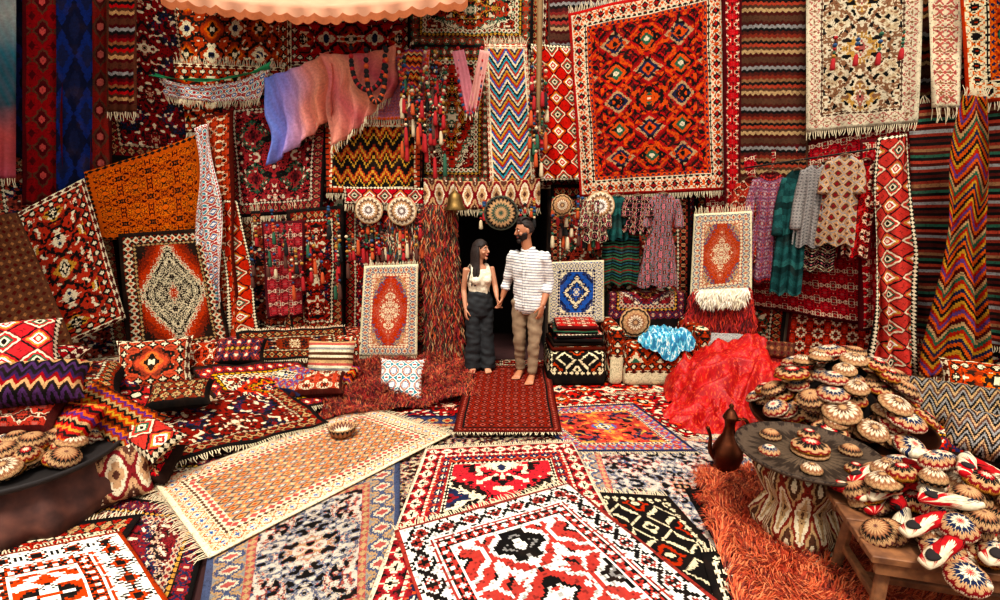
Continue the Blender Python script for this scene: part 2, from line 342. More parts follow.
boxm(wb,-3.75,-.58,6.4,6.7,0,5.4); boxm(wb,.62,2.5,6.4,6.7,0,5.4); boxm(wb,-.58,.62,6.4,6.7,2.2,5.4)
wb.build('wall_back',stone,False)
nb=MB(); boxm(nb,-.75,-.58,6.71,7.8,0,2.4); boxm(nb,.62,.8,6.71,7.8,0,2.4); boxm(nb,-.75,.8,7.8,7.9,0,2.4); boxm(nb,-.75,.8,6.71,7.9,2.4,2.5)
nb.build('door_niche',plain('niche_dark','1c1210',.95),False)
slab('wall_right',(2.45,6.4,0),(2.45+.88*6.5,6.4-.475*6.5,0),0,5.4,.25,stone,(-.475,-.88,0))
slab('wall_left',(-3.65,6.4,0),(-3.65-.698*6,6.4-.716*6,0),0,5.4,.25,stone,(.716,-.698,0))
slab('added_wall_front',(-8,-4.2,0),(8,-4.2,0),0,3.2,.25,stone,(0,1,0))  # unseen wall added behind the camera to block low sky light

def wallcov(pl,dirv,a0,a1,z0,z1,sp,seed,off=.03):
    P0,n=PL[pl]; d=V(dirv)
    A=P0+n*off+d*a0; Bq=P0+n*off+d*a1
    c=[V((A.x,A.y,z1)),V((Bq.x,Bq.y,z1)),V((Bq.x,Bq.y,z0)),V((A.x,A.y,z0))]
    carpet('wall_carpet',c,sp,seed=seed,amp=.02,fr=(0,0))
i=0
for (a0,a1) in ((-3.65,-2.5),(-2.5,-1.5),(-1.5,-.6)):
    wallcov('B',(1,0,0),a0,a1,.05,2.25,('darkred','redloz','redfloral')[i%3],i); i+=1
for (a0,a1) in ((.63,1.6),(1.6,2.45)): wallcov('B',(1,0,0),a0,a1,.05,2.25,('med_red','darkred')[i%2],i); i+=1
for (a0,a1,sp) in ((-3.65,-2.3,'redloz'),(-2.3,-.9,'darkred'),(-.9,.5,'darkred'),(.5,1.6,'redloz'),(1.6,2.45,'darkred')):
    wallcov('B',(1,0,0),a0,a1,2.2,4.9,sp,i); i+=1
for k in range(4): wallcov('R',(.88,-.475,0),k*1.15,k*1.15+1.12,.05,2.5,('darkred','redfloral','darkred','stripes_red')[k],k+3); wallcov('R',(.88,-.475,0),k*1.15,k*1.15+1.12,2.45,5,('stripes_brown','stripes_brown','redloz','darkred')[k],k+6)
for k in range(4):
    P0,n=PL['L']; d=V((-.698,-.716,0)); A=P0+n*.03+d*(k*1+1); Bq=P0+n*.03+d*k
    for (z0,z1,sp) in ((.05,2.5,'darkred'),(2.45,5,('darkred','ikat_navy','ikat','ikat_navy')[k])):
        carpet('wall_carpet',[V((A.x,A.y,z1)),V((Bq.x,Bq.y,z1)),V((Bq.x,Bq.y,z0)),V((A.x,A.y,z0))],sp,seed=k,amp=.02,fr=(0,0))

# ------------------------------------------------------------------ hanging textiles: back wall, upper
hang('hanging_kilim','B',.10,rect(132,-30,292,86),'redloz',seed=1,fr=(0,0))
hang('hanging_kilim','B',.09,rect(288,12,414,66),'redloz',seed=2,fr=(0,0))
hang('hanging_carpet','B',.10,rect(408,-30,533,48),'med_red',seed=4,fr=(0,0))
hang('hanging_carpet','B',.16,[(138,62),(285,68),(280,133),(142,133)],'redloz',seed=5)
hang('hanging_carpet','B',.2,[(218,98),(330,92),(322,212),(232,218)],'darkred',seed=5,amp=.04)
hang('hanging_carpet','B',.14,[(320,88),(425,88),(425,195),(320,195)],'darkred',seed=6,fr=(0,0))
hang('hanging_kilim','B',.24,rect(326,120,421,193),'kilim_gold',seed=1)
hang('fringed_shawl','B',.3,[(322,62),(430,50),(426,120),(318,120)],'mauve',amp=.04,fr=(0,1),nf=4)
hang('hanging_carpet','B',.16,rect(412,45,492,186),'med_red',seed=9,amp=.03,fr=(0,1))
hang('hanging_kilim','B',.3,[(484,44),(527,44),(536,192),(490,194)],'zig_blue',amp=.03)
hang('embroidered_hanging','B',.26,[(530,44),(572,46),(588,180),(540,182)],'embroid',amp=.05,fr=(0,0))
hang('hanging_carpet','B',.12,rect(548,-20,608,60),'stripes_brown',fr=(0,0),seed=3)
hang('hanging_carpet','B',.3,[(568,14),(722,-22),(727,190),(580,197)],'loz_multi',amp=.035)
hang('red_hanging','B',.36,[(722,-30),(742,-30),(740,212),(724,212)],'redfloral',amp=.03,fr=(0,0))
def ombre(name,cols,ax=(.5,.5),k=.55):
    g=G(name); uvv,x,y=g.uv(); v=g.m('ADD',g.m('MULTIPLY',g.m('ADD',g.m('MULTIPLY',x,ax[0]),g.m('MULTIPLY',y,ax[1])),k*2),.5); v=g.m('ADD',v,g.m('MULTIPLY',g.m('SUBTRACT',g.noise(uvv,2.5,2.0),.5),.25))
    st=g.m('MULTIPLY',g.tri(g.m('MULTIPLY',g.m('ADD',x,g.m('MULTIPLY',y,.4)),14.0)),.15)
    return g.wool(g.mix(st,g.ramp(v,cols,'LINEAR'),lin('8a4a50')),uvv,.3,.8)
hang('ombre_shawl','B',.34,[(266,78),(330,52),(340,112),(272,166)],None,mat=ombre('ombre_wool',['6a7cc0','8a80c0','c898b0','d88c80','d88a6c','c8604c'],(1.1,-.1),.55),amp=.10,nf=4,fr=(0,0),sag=.03,curl=.10)
hang('peach_shawl','B',.38,[(322,54),(398,46),(392,96),(330,150)],None,mat=ombre('peach_wool',['d88a74','c86a68','d89070','b85058','c87a60'],(.8,.6),.6),amp=.10,nf=4,fr=(0,1),sag=.05,curl=.12)
hang('green_trim_shawl','B',.28,[(143,72),(272,66),(262,98),(150,92)],'redwhite',seed=4,amp=.06,sag=.18,fr=(0,1))
hang('green_trim','B',.31,[(143,68),(272,62),(271,69),(144,76)],None,mat=plain('green_braid','2a9a60',.8),amp=.06,sag=.18,fr=(0,0))
# scarf stack (left-centre)
hang('hanging_scarf','B',.34,[(203,118),(236,110),(243,352),(212,360)],'redfloral',amp=.08,nf=3,fr=(0,1),curl=.14)
hang('hanging_scarf','B',.42,[(196,128),(214,122),(226,300),(206,320)],'redwhite',seed=7,amp=.06,nf=2,fr=(0,1),curl=.12)
hang('hanging_scarf','B',.36,[(222,200),(240,200),(262,340),(232,345)],'embroid',amp=.05,nf=2,fr=(0,1),curl=.1)
# lower back-left
hang('hanging_carpet','B',.16,[(240,212),(300,208),(300,338),(245,336)],'darkred',seed=14,amp=.09,nf=3)
hang('hanging_carpet','B',.2,[(288,210),(345,205),(345,332),(292,334)],'darkred',seed=12,amp=.08,nf=3,fr=(0,1))
hang('red_hanging','B',.26,[(262,222),(305,220),(305,315),(270,318)],'redfloral',seed=2,amp=.07,nf=3,fr=(0,0))
hang('hanging_carpet','B',.1,rect(343,196,428,345),'darkred',seed=14,amp=.02,fr=(0,0))
hang('valance_kilim','B',.34,[(424,178),(540,178),(540,208),(424,208)],'beige_cush',amp=.05,nf=6,fr=(0,1),sag=.04)
hang('valance_kilim','B',.30,[(344,186),(426,188),(426,206),(344,204)],'embroid',amp=.04,nf=6,fr=(0,1))
hang('hanging_carpet','B',.12,rect(548,196,690,330),'darkred',seed=15,fr=(0,0))
# ------------------------------------------------------------------ right wall
hang('hanging_kilim','R',.12,rect(738,-30,808,202),'stripes_brown',seed=2,amp=.03)
hang('hanging_carpet','R',.2,[(806,-30),(924,-40),(918,122),(806,132)],'cream_faded',seed=1,amp=.03)
hang('white_shawl','R',.24,[(926,-30),(962,-30),(960,108),(932,108)],'cream_faded',seed=3,amp=.05,nf=3,fl=.14)
hang('hanging_kilim','R',.28,[(958,-30),(1050,-40),(1050,98),(966,104)],'loz_multi',seed=4,amp=.03)
hang('hanging_carpet','R',.1,[(700,165),(915,120),(920,335),(715,300)],'redfloral',seed=2,amp=.04,fr=(0,0))
hang('striped_kilim','R',.16,[(908,105),(1050,92),(1055,352),(915,338)],'stripes_red',seed=5,amp=.04)
hang('twisted_kilim','R',.45,[(962,96),(986,98),(990,382),(922,376)],'stripes_multi',amp=.13,nf=2,curl=.14)
hang('embroidered_hanging','R',.42,[(878,138),(908,134),(918,376),(862,372)],'embroid',seed=3,amp=.11,nf=3,curl=.1,fr=(0,1))
hang('embroidered_hanging','R',.3,[(860,140),(884,138),(892,330),(858,330)],'redfloral',seed=6,amp=.07,nf=2,fr=(0,0))
# ------------------------------------------------------------------ left wall
hang('blue_hanging','L',.2,[(-30,-30),(16,-30),(16,178),(-30,180)],None,mat=ombre('teal_wool',['a04858',ROS,'1c4048','24606c','8a9088','24606c'],(0,1),.25),amp=.07,fr=(0,1))
hang('ikat_hanging','L',.14,rect(22,-30,62,205),'ikat',amp=.04,fr=(0,0))
hang('ikat_hanging','L',.16,rect(56,-30,92,195),'ikat_navy',amp=.04,fr=(0,0))
hang('ikat_hanging','L',.14,rect(88,-30,112,190),'ikat',seed=2,amp=.03,fr=(0,0))
hang('hanging_kilim','L',.26,rect(106,-30,136,112),'stripes_brown',seed=4,amp=.05,fr=(0,1))
hang('leaning_carpet','L',.22,[(84,172),(200,133),(206,236),(98,240)],'orange',off2=.3,amp=.02,fr=(0,0),sag=.02)
hang('leaning_carpet','L',.34,[(12,216),(84,178),(126,318),(30,362)],'redloz',off2=.62,seed=22,amp=.02,fr=(0,0))
hang('leaning_carpet','L',.34,[(118,234),(206,228),(232,346),(128,362)],'med_black',off2=.55,seed=22,amp=.01,fr=(0,0))
hang('leaning_carpet','L',.6,[(-60,222),(18,214),(74,346),(-40,400)],'tufa',off2=1.1,amp=.05,fr=(0,0),rough=.06)

# ------------------------------------------------------------------ prayer rugs
hang('prayer_rug','B',.62,[(364,266),(418,264),(417,356),(359,356)],'prayer_red',off2=.75,amp=0,thick=.03,fl=.04)
hang('prayer_rug','B',.5,[(550,262),(604,260),(604,322),(548,324)],'prayer_blue',off2=.6,amp=0,thick=.03,fr=(0,0))
hang('prayer_rug','R',.5,[(694,214),(752,211),(752,290),(690,298)],'prayer_red',off2=.55,seed=3,amp=.01)

# ------------------------------------------------------------------ floor rugs
def frug(name,c,sp,layer,**k):
    z=.008+layer*.011; k.setdefault('flat',True)
    carpet(name,[V((p[0],p[1],z+(p[2] if len(p)>2 else 0))) for p in c],sp,thick=.008,**k)
def fx(u,v,z=0): p=F(u,v,z); return (p.x,p.y,z)
frug('oriental_rug',[(-2.2,6.3),(.2,6.3),(.2,4.2),(-2.2,4.2)],'darkred',0,seed=31,fr=(0,0))
frug('oriental_rug',[(.0,6.3),(2.4,6.3),(2.4,4.7),(.0,4.7)],'redloz',0,seed=32,fr=(0,0))
frug('oriental_rug',[(2.2,5.9),(4.4,4.8),(4.2,2.9),(2.0,3.4)],'redloz',1,seed=33,fr=(0,0))
frug('oriental_rug',[(-4.4,5.3),(-2.1,5.6),(-2.0,3.6),(-4.9,3.5)],'darkred',0,seed=34,fr=(0,0))
frug('oriental_rug',[(-4.9,3.7),(-2.2,3.7),(-1.9,1.2),(-4.9,1.2)],'med_red',1,seed=35,fr=(0,0))
frug('oriental_rug',[(-1.5,4.5),(.8,4.5),(.8,2.0),(-1.5,2.0)],'floral_blue',1,seed=36,fr=(0,0))
frug('oriental_rug',[(.6,4.4),(2.1,4.1),(2.0,2.2),(.5,2.3)],'floral_grey',2,seed=37,fr=(0,0))
frug('oriental_rug',[fx(215,520),fx(400,462),fx(400,640),fx(190,680)],'floral_grey',3,seed=38,fl=.06)
frug('oriental_rug',[(-2.75,3.15),(-1.9,3.0),(-1.15,1.2),(-2.6,1.2)],'med_red',2,seed=39)
frug('oriental_rug',[(-3.6,2.6),(-2.3,2.9),(-1.9,1.6),(-3.2,1.2)],'darkred',4,seed=41)
frug('kilim_rug',[fx(-60,578),fx(122,540),fx(190,640),fx(-60,700)],'white_red',5,seed=9,fl=.05)
frug('oriental_rug',[(.2,4.6),(1.35,4.75),(1.6,3.75),(.6,3.75)],'orange_red',3,seed=41,fl=.05)
frug('oriental_rug',[(1.1,5.0),(2.2,5.2),(2.5,4.3),(1.6,4.0)],'redloz',2,seed=45)
frug('kilim_rug',[(.62,3.15),(1.15,3.1),(1.45,1.4),(.75,1.4)],'bw',4,seed=42)
frug('kilim_rug',[fx(700,562),fx(835,552),fx(900,680),fx(740,700)],'bw',5,seed=43)
frug('oriental_rug',[(1.3,3.2),(4.2,3.4),(4.2,1.2),(1.2,1.2)],'darkred',3,seed=44,fr=(0,0))
frug('tan_rug',[(-1.32,4.62),(-.42,4.02),(-1.63,2.48),(-2.46,3.25)],'tan_rug',5,seed=1)
frug('medallion_rug',[(-.60,3.74),(.60,3.86),(.84,1.6),(-.68,1.5)],'center_red',6,seed=1,fl=.05)
frug('runner_rug',[fx(469,372),fx(549,372),fx(562,441),fx(453,441)],'runner',7,seed=1,fl=.05)
frug('kilim_rug',[(-.63,2.67),(.477,3.19),(1.31,1.71),(.05,1.11)],'white_red',8,seed=3,fl=.07)
def bank(c,sp,seed,layer,**k): carpet('draped_carpet',[V(p)+V((0,0,.02*layer)) for p in c],sp,seed=seed,amp=.0,rough=.06,**k)
bank([F(105,372,.42),F(245,360,.42),F(330,428,.04),F(165,470,.04)],'darkred',51,1,fl=.05)
bank([F(190,372,.42),F(300,366,.40),F(345,405,.05),F(235,432,.05)],'med_red',52,2,fr=(0,1),fl=.05)
bank([F(60,390,.42),F(140,366,.45),F(215,418,.12),F(130,450,.1)],'redloz',53,3,fl=.05)
bank([F(236,336,.55),F(345,330,.5),F(352,358,.3),F(240,366,.32)],'darkred',54,1,fl=.05)

def pbox(mb,c,d,rz=0,mi=0,r=.05,lump=.012,seed=0):
    n=8; M=Matrix.Translation(V(c))@Matrix.Rotation(rz,4,'Z'); hx,hy,hz=[k/2 for k in d]
    def rnd(p):
        q=V((max(-hx+r,min(hx-r,p[0])),max(-hy+r,min(hy-r,p[1])),max(-hz+r,min(hz-r,p[2])))); dd=V(p)-q
        o=q+dd.normalized()*r if dd.length>1e-6 else V(p)
        return o+o.normalized()*lump*mnoise.noise(o*4+V((seed,0,0)))
    for ax in range(3):
        for sg in (-1,1):
            vs=[];uv=[];fs=[]
            for j in range(n+1):
                for i in range(n+1):
                    a=-1+2*i/n;b=-1+2*j/n
                    a=math.copysign(abs(a)**.7,a);b=math.copysign(abs(b)**.7,b)
                    p=[0,0,0];p[ax]=sg*[hx,hy,hz][ax];o=[k for k in range(3) if k!=ax];p[o[0]]=a*[hx,hy,hz][o[0]];p[o[1]]=b*[hx,hy,hz][o[1]]
                    vs.append(rnd(p)); uv.append((p[0],p[1]) if ax==2 else ((p[0],p[2]-hy-hz) if ax==1 else (p[1],p[2]-hx-hz)))
            for j in range(n):
                for i in range(n):
                    f=(j*(n+1)+i,j*(n+1)+i+1,(j+1)*(n+1)+i+1,(j+1)*(n+1)+i)
                    fs.append(f if (sg>0)!=(ax==1) else f[::-1])
            mb.add(vs,fs,mi,uv,M)
mb=MB(); pbox(mb,(-3.0,5.80,.2),(1.9,.9,.40),.0,seed=2); mb.build('carpeted_platform',cmat('darkred',2.6,2.0,61))
mb=MB(); pbox(mb,(-2.25,5.95,.24),(1.3,.6,.48),0,seed=3); mb.build('carpeted_step',cmat('redloz',1.3,1.4,62))
mb=MB(); pbox(mb,(-4.15,4.6,.2),(1.1,1.1,.4),.8,seed=4); mb.build('carpeted_platform',cmat('med_red',1.5,1.5,63))

# ------------------------------------------------------------------ cushions
def cushion(name,c,w,h,t,rot,sp,seed=0,parent=None):
    mb=MB(); n=20; M=Matrix.Translation(V(c))@Matrix.Rotation(rot[2],4,'Z')@Matrix.Rotation(rot[0],4,'X')@Matrix.Rotation(rot[1],4,'Y')
    for sg in (1,-1):
        vs=[];uv=[];fs=[]
        for j in range(n+1):
            for i in range(n+1):
                a=-1+2*i/n;b=-1+2*j/n
                k=((1-a**4)*(1-b**4))**.5 if abs(a)<1 and abs(b)<1 else 0
                pin=1-.10*(1-abs(a)**2)*abs(b)**3; pin2=1-.10*(1-abs(b)**2)*abs(a)**3
                wr=.02*mnoise.noise(V((a*2.5,b*2.5,seed)))*k+.008*mnoise.noise(V((a*7,b*7,seed)))
                vs.append(V((a*w/2*pin2,b*h/2*pin,sg*(t/2*k)+wr))); uv.append((a*w/2,b*h/2))
        for j in range(n):
            for i in range(n):
                f=(j*(n+1)+i,j*(n+1)+i+1,(j+1)*(n+1)+i+1,(j+1)*(n+1)+i); fs.append(f if sg>0 else f[::-1])
        mb.add(vs,fs,0,uv,M)
    return mb.build(name,cmat(sp,w,h,seed),parent=parent)
R_=math.radians
def cpx(name,u,v,z,w,h,t,rot,sp,seed=0):
    p=F(u,v,z); return cushion(name,p,w,h,t,[R_(a) for a in rot],sp,seed)
cpx('red_cushion',155,364,.55,.62,.5,.2,(62,0,20),'redloz',1)
cpx('red_cushion',205,358,.5,.62,.34,.2,(50,0,12),'redfloral',3)
cpx('striped_cushion',331,358,.42,.52,.38,.2,(70,0,-4),'stripe_cush')
cpx('kilim_cushion',285,380,.3,.6,.34,.18,(30,0,-20),'orange_red',4)
cpx('kilim_cushion',318,384,.28,.5,.3,.16,(25,0,10),'redfloral',5)
cpx('kilim_cushion',338,377,.24,.4,.3,.14,(35,0,-15),'stripe_bright',6)
cpx('embroidered_cushion',401,379,.22,.48,.44,.14,(58,0,-4),'redwhite')
cpx('kilim_cushion',180,395,.42,.5,.3,.16,(25,0,20),'darkred',7)
cpx('kilim_cushion',240,352,.55,.5,.3,.16,(45,0,10),'med_red',8)
# left foreground pile
cpx('kilim_cushion',8,350,.98,.6,.5,.2,(40,0,35),'embroid',3)
cpx('purple_cushion',32,383,.85,.6,.34,.2,(30,5,25),'purple')
cpx('kilim_cushion',20,368,.75,.7,.6,.2,(10,0,15),'redloz',9)
cpx('striped_cushion',70,425,.55,.45,.34,.16,(35,-10,-20),'stripe_bright',2)
cpx('striped_cushion',112,416,.52,.7,.34,.18,(32,22,-28),'stripe_bright')
cpx('kilim_cushion',146,434,.42,.5,.26,.15,(25,18,-30),'embroid',5)
cpx('beige_cushion',116,474,.22,.4,.40,.15,(72,0,40),'beige_cush')
cpx('kilim_cushion',152,462,.18,.40,.3,.14,(40,0,-10),'darkred',12)
cpx('kilim_cushion',60,390,.5,.9,.7,.3,(5,0,30),'darkred',13)
cpx('kilim_cushion',100,380,.45,.7,.5,.2,(20,0,25),'med_red',14)
cpx('kilim_cushion',22,412,.66,.5,.36,.16,(30,0,10),'redfloral',15)
# right bolsters
cpx('kilim_cushion',958,408,.42,.8,.42,.3,(50,0,-35),'grey_kilim',1)
cpx('kilim_cushion',895,398,.36,.62,.4,.24,(40,0,-20),'darkred',3)
cpx('kilim_cushion',1000,440,.3,.7,.4,.26,(45,0,-40),'grey_kilim',2)
cpx('kilim_cushion',992,385,.5,.7,.4,.22,(55,0,-30),'redloz',3)
cpx('kilim_cushion',930,440,.18,.8,.5,.25,(10,0,-20),'med_red',5)
cpx('grey_cushion',725,342,.50,.5,.2,.16,(40,0,-10),'greytop',2)
cpx('grey_cushion',770,350,.5,.5,.2,.2,(60,0,-20),'tufa',2)

# ------------------------------------------------------------------ seats
kil=cmat('redloz',1.0,1.4,71)
e=empty('armchair'); cx,cy=1.78,5.72
for nm,c,d in (('seat',(cx,cy-.05,.25),(.80,.7,.5)),('back',(cx,cy+.33,.5),(1.0,.2,.92)),('arm_left',(cx-.48,cy-.02,.33),(.18,.74,.66)),('arm_right',(cx+.48,cy-.02,.33),(.18,.74,.66))):
    mb=MB(); pbox(mb,c,d,0,r=.07,seed=len(nm)); mb.build(nm,kil if nm!='back' else cmat('med_red',1.0,.9,72),parent=e)
e=empty('kilim_ottoman'); cx,cy=.86,5.62
mb=MB(); pbox(mb,(cx,cy,.2),(.66,.6,.4),0,r=.06,seed=9); mb.build('base',cmat('bw',.7,1.2,73),parent=e)
for k in range(6):
    mb=MB(); pbox(mb,(cx+random.uniform(-.02,.02),cy+random.uniform(-.02,.02),.425+k*.048),(.62-.03*k,.5,.045),random.uniform(-.1,.1),r=.02,lump=.01,seed=k)
    mb.build('folded_textile_%d'%k,cmat(('redfloral','darkred','med_red','embroid','greenskirt','redfloral')[k],.6,.5,k),parent=e)

# ------------------------------------------------------------------ draped heaps
def heap(name,cx,cy,rx,ry,h,mat,rz=0,seed=0,nn=90,base=0.0,wr=.06,shape=2.0,lean=0,edge=None,fq=1.0):
    mb=MB(); vs=[];fs=[];uv=[]; M=Matrix.Translation(V((cx,cy,base)))@Matrix.Rotation(rz,4,'Z')
    for j in range(nn+1):
        for i in range(nn+1):
            a=-1+2*i/nn;b=-1+2*j/nn
            ang=math.atan2(b,a); m=max(abs(a),abs(b)); e_=1+.22*mnoise.noise(V((math.cos(ang)*2.2,math.sin(ang)*2.2,seed)))
            nrm=m/max(1e-6,math.hypot(a,b)); X=a*nrm*e_;Y=b*nrm*e_
            r=math.hypot(X,Y)
            z=h*max(0,1-r**shape)*(1+lean*Y)
            wx=X*rx+.2*mnoise.noise(V((X*2,Y*2,seed+20))); wy=Y*ry+.2*mnoise.noise(V((X*2,Y*2,seed+30)))
            n1=mnoise.noise(V((wx*4.2*fq+seed,wy*1.8*fq,seed))); n2=mnoise.noise(V((wx*2.5*fq+seed,wy*6*fq,seed+5))); n3=mnoise.noise(V((wx*9*fq,wy*7*fq,seed+8)))
            rd=1-min(1,math.sqrt(n1*n1*6+.02)); rd2=1-min(1,math.sqrt(n2*n2*6+.02)); rd3=1-min(1,math.sqrt(n3*n3*6+.03))
            z+=wr*(rd*.9+rd2*.55+rd3*.25)*(.35+.65*min(1,(1.02-m)*5)); z=max(.012,z); p=V((X*rx,Y*ry,z))
            if edge is not None:
                wyv=cy+p.y
                if wyv<edge: p.z-= (edge-wyv)*1.4; p.y=edge-cy-.03-(edge-wyv)*.15
            vs.append(p); uv.append((X*rx,Y*ry))
    for j in range(nn):
        for i in range(nn):
            k=j*(nn+1)+i; fs.append((k,k+1,k+nn+2,k+nn+1))
    mb.add(vs,fs,0,uv,M); return mb.build(name,mat)
g=G('red_brocade'); uvv,x,y=g.uv(); 
pat=g.m('GREATER_THAN',g.noise(g.vec(g.tri(g.m('MULTIPLY',x,5.0)),g.tri(g.m('MULTIPLY',y,5.0)),1.0),5,1.0),.6)
g.wool(g.mix(pat,g.ramp(g.noise(uvv,7,2.0),[(.3,'8c060c'),(.7,'b4100f')],'LINEAR'),lin('c4401c')),uvv,.3,.55,90); g.bs.inputs['Specular IOR Level'].default_value=.3
satin=g.mat
heap('red_brocade_drape',2.55,5.05,.82,.92,.50,satin,rz=-.35,seed=3.3,wr=.15,shape=1.3,lean=.5,nn=130)
heap('red_brocade_drape',2.10,4.5,.6,.42,.08,satin,rz=.4,seed=8.3,wr=.10,shape=1.5,nn=90,fq=1.4)
g=G('turquoise_print'); uvv,x,y=g.uv(); g.wool(g.ramp(g.noise(uvv,26,2.0),[(0,'2c6c8c'),(.45,'4fa0b4'),(.55,'c4d4d0'),(.62,'3a88a4')]),uvv,.3,.8,90)
heap('turquoise_cloth',1.86,5.50,.36,.30,.06,g.mat,seed=1.3,nn=80,base=.5,wr=.07,edge=5.33,fq=2.6)

# ------------------------------------------------------------------ shaggy rugs
def shag(name,c,n,ln,cols,w=.006,up=.5,base=.03,seed=0):
    TL,TR,BR,BL=[V(p) for p in c]; mb=MB(); rs=random.Random(seed)
    nn=24;vs=[];fs=[]
    def P(s,t):
        e1=.03*mnoise.noise(V((s*6,t*6,seed+5.)))
        return TL.lerp(TR,s+e1).lerp(BL.lerp(BR,s-e1),t+e1)+V((0,0,base*(.4+mnoise.noise(V((s*4,t*4,seed+2.))))))
    for j in range(nn+1):
        for i in range(nn+1): vs.append(P(i/nn,j/nn))
    for j in range(nn):
        for i in range(nn):
            k=j*(nn+1)+i; fs.append((k,k+nn+1,k+nn+2,k+1))
    mb.add(vs,fs,0)
    for _ in range(n):
        s=rs.uniform(-.03,1.03);t=rs.uniform(-.03,1.03); p=P(s,t)
        f=mnoise.noise(V((s*5,t*5,seed+9.)))*4
        d=V((math.cos(f*2+rs.uniform(-.8,.8)),math.sin(f*2+rs.uniform(-.8,.8)),up+rs.uniform(-.2,.4))).normalized(); l=ln*rs.uniform(.5,1.2)
        q1=p+d*l*.5+V((0,0,.015)); d2=(d+V((0,0,-1.0))).normalized(); q2=q1+d2*l*.5; q2.z=max(q2.z,.012)
        sd=d.cross(V((0,0,1))).normalized()*w*.5
        mb.add([p-sd,p+sd,q1+sd,q1-sd,q2],[(0,1,2,3),(3,2,4)],rs.randrange(len(cols)))
    return mb.build(name,[plain(name+'_fibre_%d'%i,cc,.8,var=.2) for i,cc in enumerate(cols)])
shag('orange_shag_rug',[F(700,482)+V((0,0,.05)),F(850,478)+V((0,0,.05)),V((3.0,1.9,.05)),V((1.2,2.12,.05))],17000,.11,['a83818','c8562a','6c2010','d8784a'],w=.005,seed=2)
shag('red_shaggy_blanket',[F(345,362,.3),F(465,358,.1),F(472,398,.04),F(325,420,.05)],15000,.09,['8c1418','c03420','460c10','c07040','281c18'],base=.06,w=.005,seed=5)
def hshag(name,pl,px,off,n,ln,cols,seed=0):
    rs=random.Random(seed); mb=MB(); P0,nrm=PL[pl]
    c=[H(pl,u,v,off) for u,v in px]
    vs=[];fs=[];nn=10
    for j in range(nn+1):
        for i in range(nn+1): vs.append(c[0].lerp(c[1],i/nn).lerp(c[3].lerp(c[2],i/nn),j/nn)-nrm*.03)
    for j in range(nn):
        for i in range(nn): k=j*(nn+1)+i; fs.append((k,k+nn+1,k+nn+2,k+1))
    mb.add(vs,fs,0); ex=(c[1]-c[0]).normalized()
    for _ in range(n):
        s=rs.random();t=rs.random(); p=c[0].lerp(c[1],s).lerp(c[3].lerp(c[2],s),t)+nrm*rs.uniform(-.02,.09)
        l=ln*rs.uniform(.5,1.2); q=p+V((0,0,-l*.5))+nrm*rs.uniform(0,.05)+ex*rs.uniform(-.04,.04); q2=q+V((0,0,-l*.5))+ex*rs.uniform(-.03,.03); w=ex*.005
        mb.add([p-w,p+w,q+w,q-w,q2],[(0,1,2,3),(3,2,4)],rs.randrange(len(cols)))
    return mb.build(name,[plain(name+'_yarn_%d'%i,cc,.9) for i,cc in enumerate(cols)])
hshag('shaggy_yarn_hanging','B',[(424,205),(455,205),(464,352),(426,356)],.42,7000,.14,['7c1418','243020','b85020','2c0a0c','a88058','941c18'],1)
hshag('shaggy_yarn_hanging','B',[(388,215),(428,215),(430,262),(392,262)],.36,2500,.14,['7c1418','1c3c34','b85020','4a1014','b8a888'],2)
hshag('shaggy_yarn_hanging','R',[(692,292),(750,288),(756,324),(684,330)],.62,5500,.13,['a81814','801014','b83014','4a0a0c'],3)
hshag('shaggy_yarn_hanging','R',[(698,290),(748,288),(744,300),(704,302)],.70,1500,.10,['e8dcc8','d8c8a8'],4)

# ------------------------------------------------------------------ tassels, beads, lace rounds
TC=[plain('yarn_%s'%n_,c_,.85) for n_,c_ in (('red',RED),('cream','c8b490'),('black',BLK),('green',GRN),('orange','b84c1c'),('blue','24486c'),('gold','a8782c'),('brown',BRN))]
def tassel(mb,p,L,rs):
    p=V(p); n=rs.randint(3,7); seg=L*.6/n
    tube(mb,[p,p-V((0,0,L*.6))],[.004,.004],N=5,sub=1,mi=2)
    for k in range(n):
        c=p-V((0,0,seg*(k+.5))); r=rs.uniform(.012,.024); ell(mb,c,(r,r,r*.9),rs.randrange(8),N=8,K=5)
    b=p-V((0,0,L*.6)); ci=rs.choice([0,0,4,0,2,3,7,1])
    tube(mb,[b,b-V((0,0,L*.06)),b-V((0,0,L*.3))],[.010,.020,.026],N=8,sub=2,mi=ci)
def tassels(name,pl,off,pts,Lr,seed):
    rs=random.Random(seed); mb=MB()
    for (u,v) in pts: tassel(mb,H(pl,u,v,off+rs.uniform(0,.08)),rs.uniform(*Lr),rs)
    return mb.build(name,TC)
rs=random.Random(3)
tassels('bead_tassels','B',.42,[(rs.uniform(345,430),rs.uniform(205,240)) for _ in range(55)],(.25,.6),1)
tassels('bead_tassels','B',.42,[(rs.uniform(552,600),rs.uniform(195,225)) for _ in range(34)],(.25,.5),2)
tassels('bead_tassels','B',.40,[(rs.uniform(250,345),rs.uniform(205,260)) for _ in range(30)],(.3,.6),5)
tassels('bead_tassels','B',.46,[(rs.uniform(400,445),rs.uniform(48,120)) for _ in range(46)],(.35,.8),3)
tassels('bead_tassels','B',.46,[(rs.uniform(528,548),rs.uniform(48,140)) for _ in range(26)],(.35,.7),4)
tassels('bead_tassels','R',.34,[(836+k*23,36-k*3) for k in range(4)],(.3,.36),6)
tassels('bead_tassels','B',.44,[(rs.uniform(470,545),rs.uniform(196,204)) for _ in range(16)],(.2,.32),8)
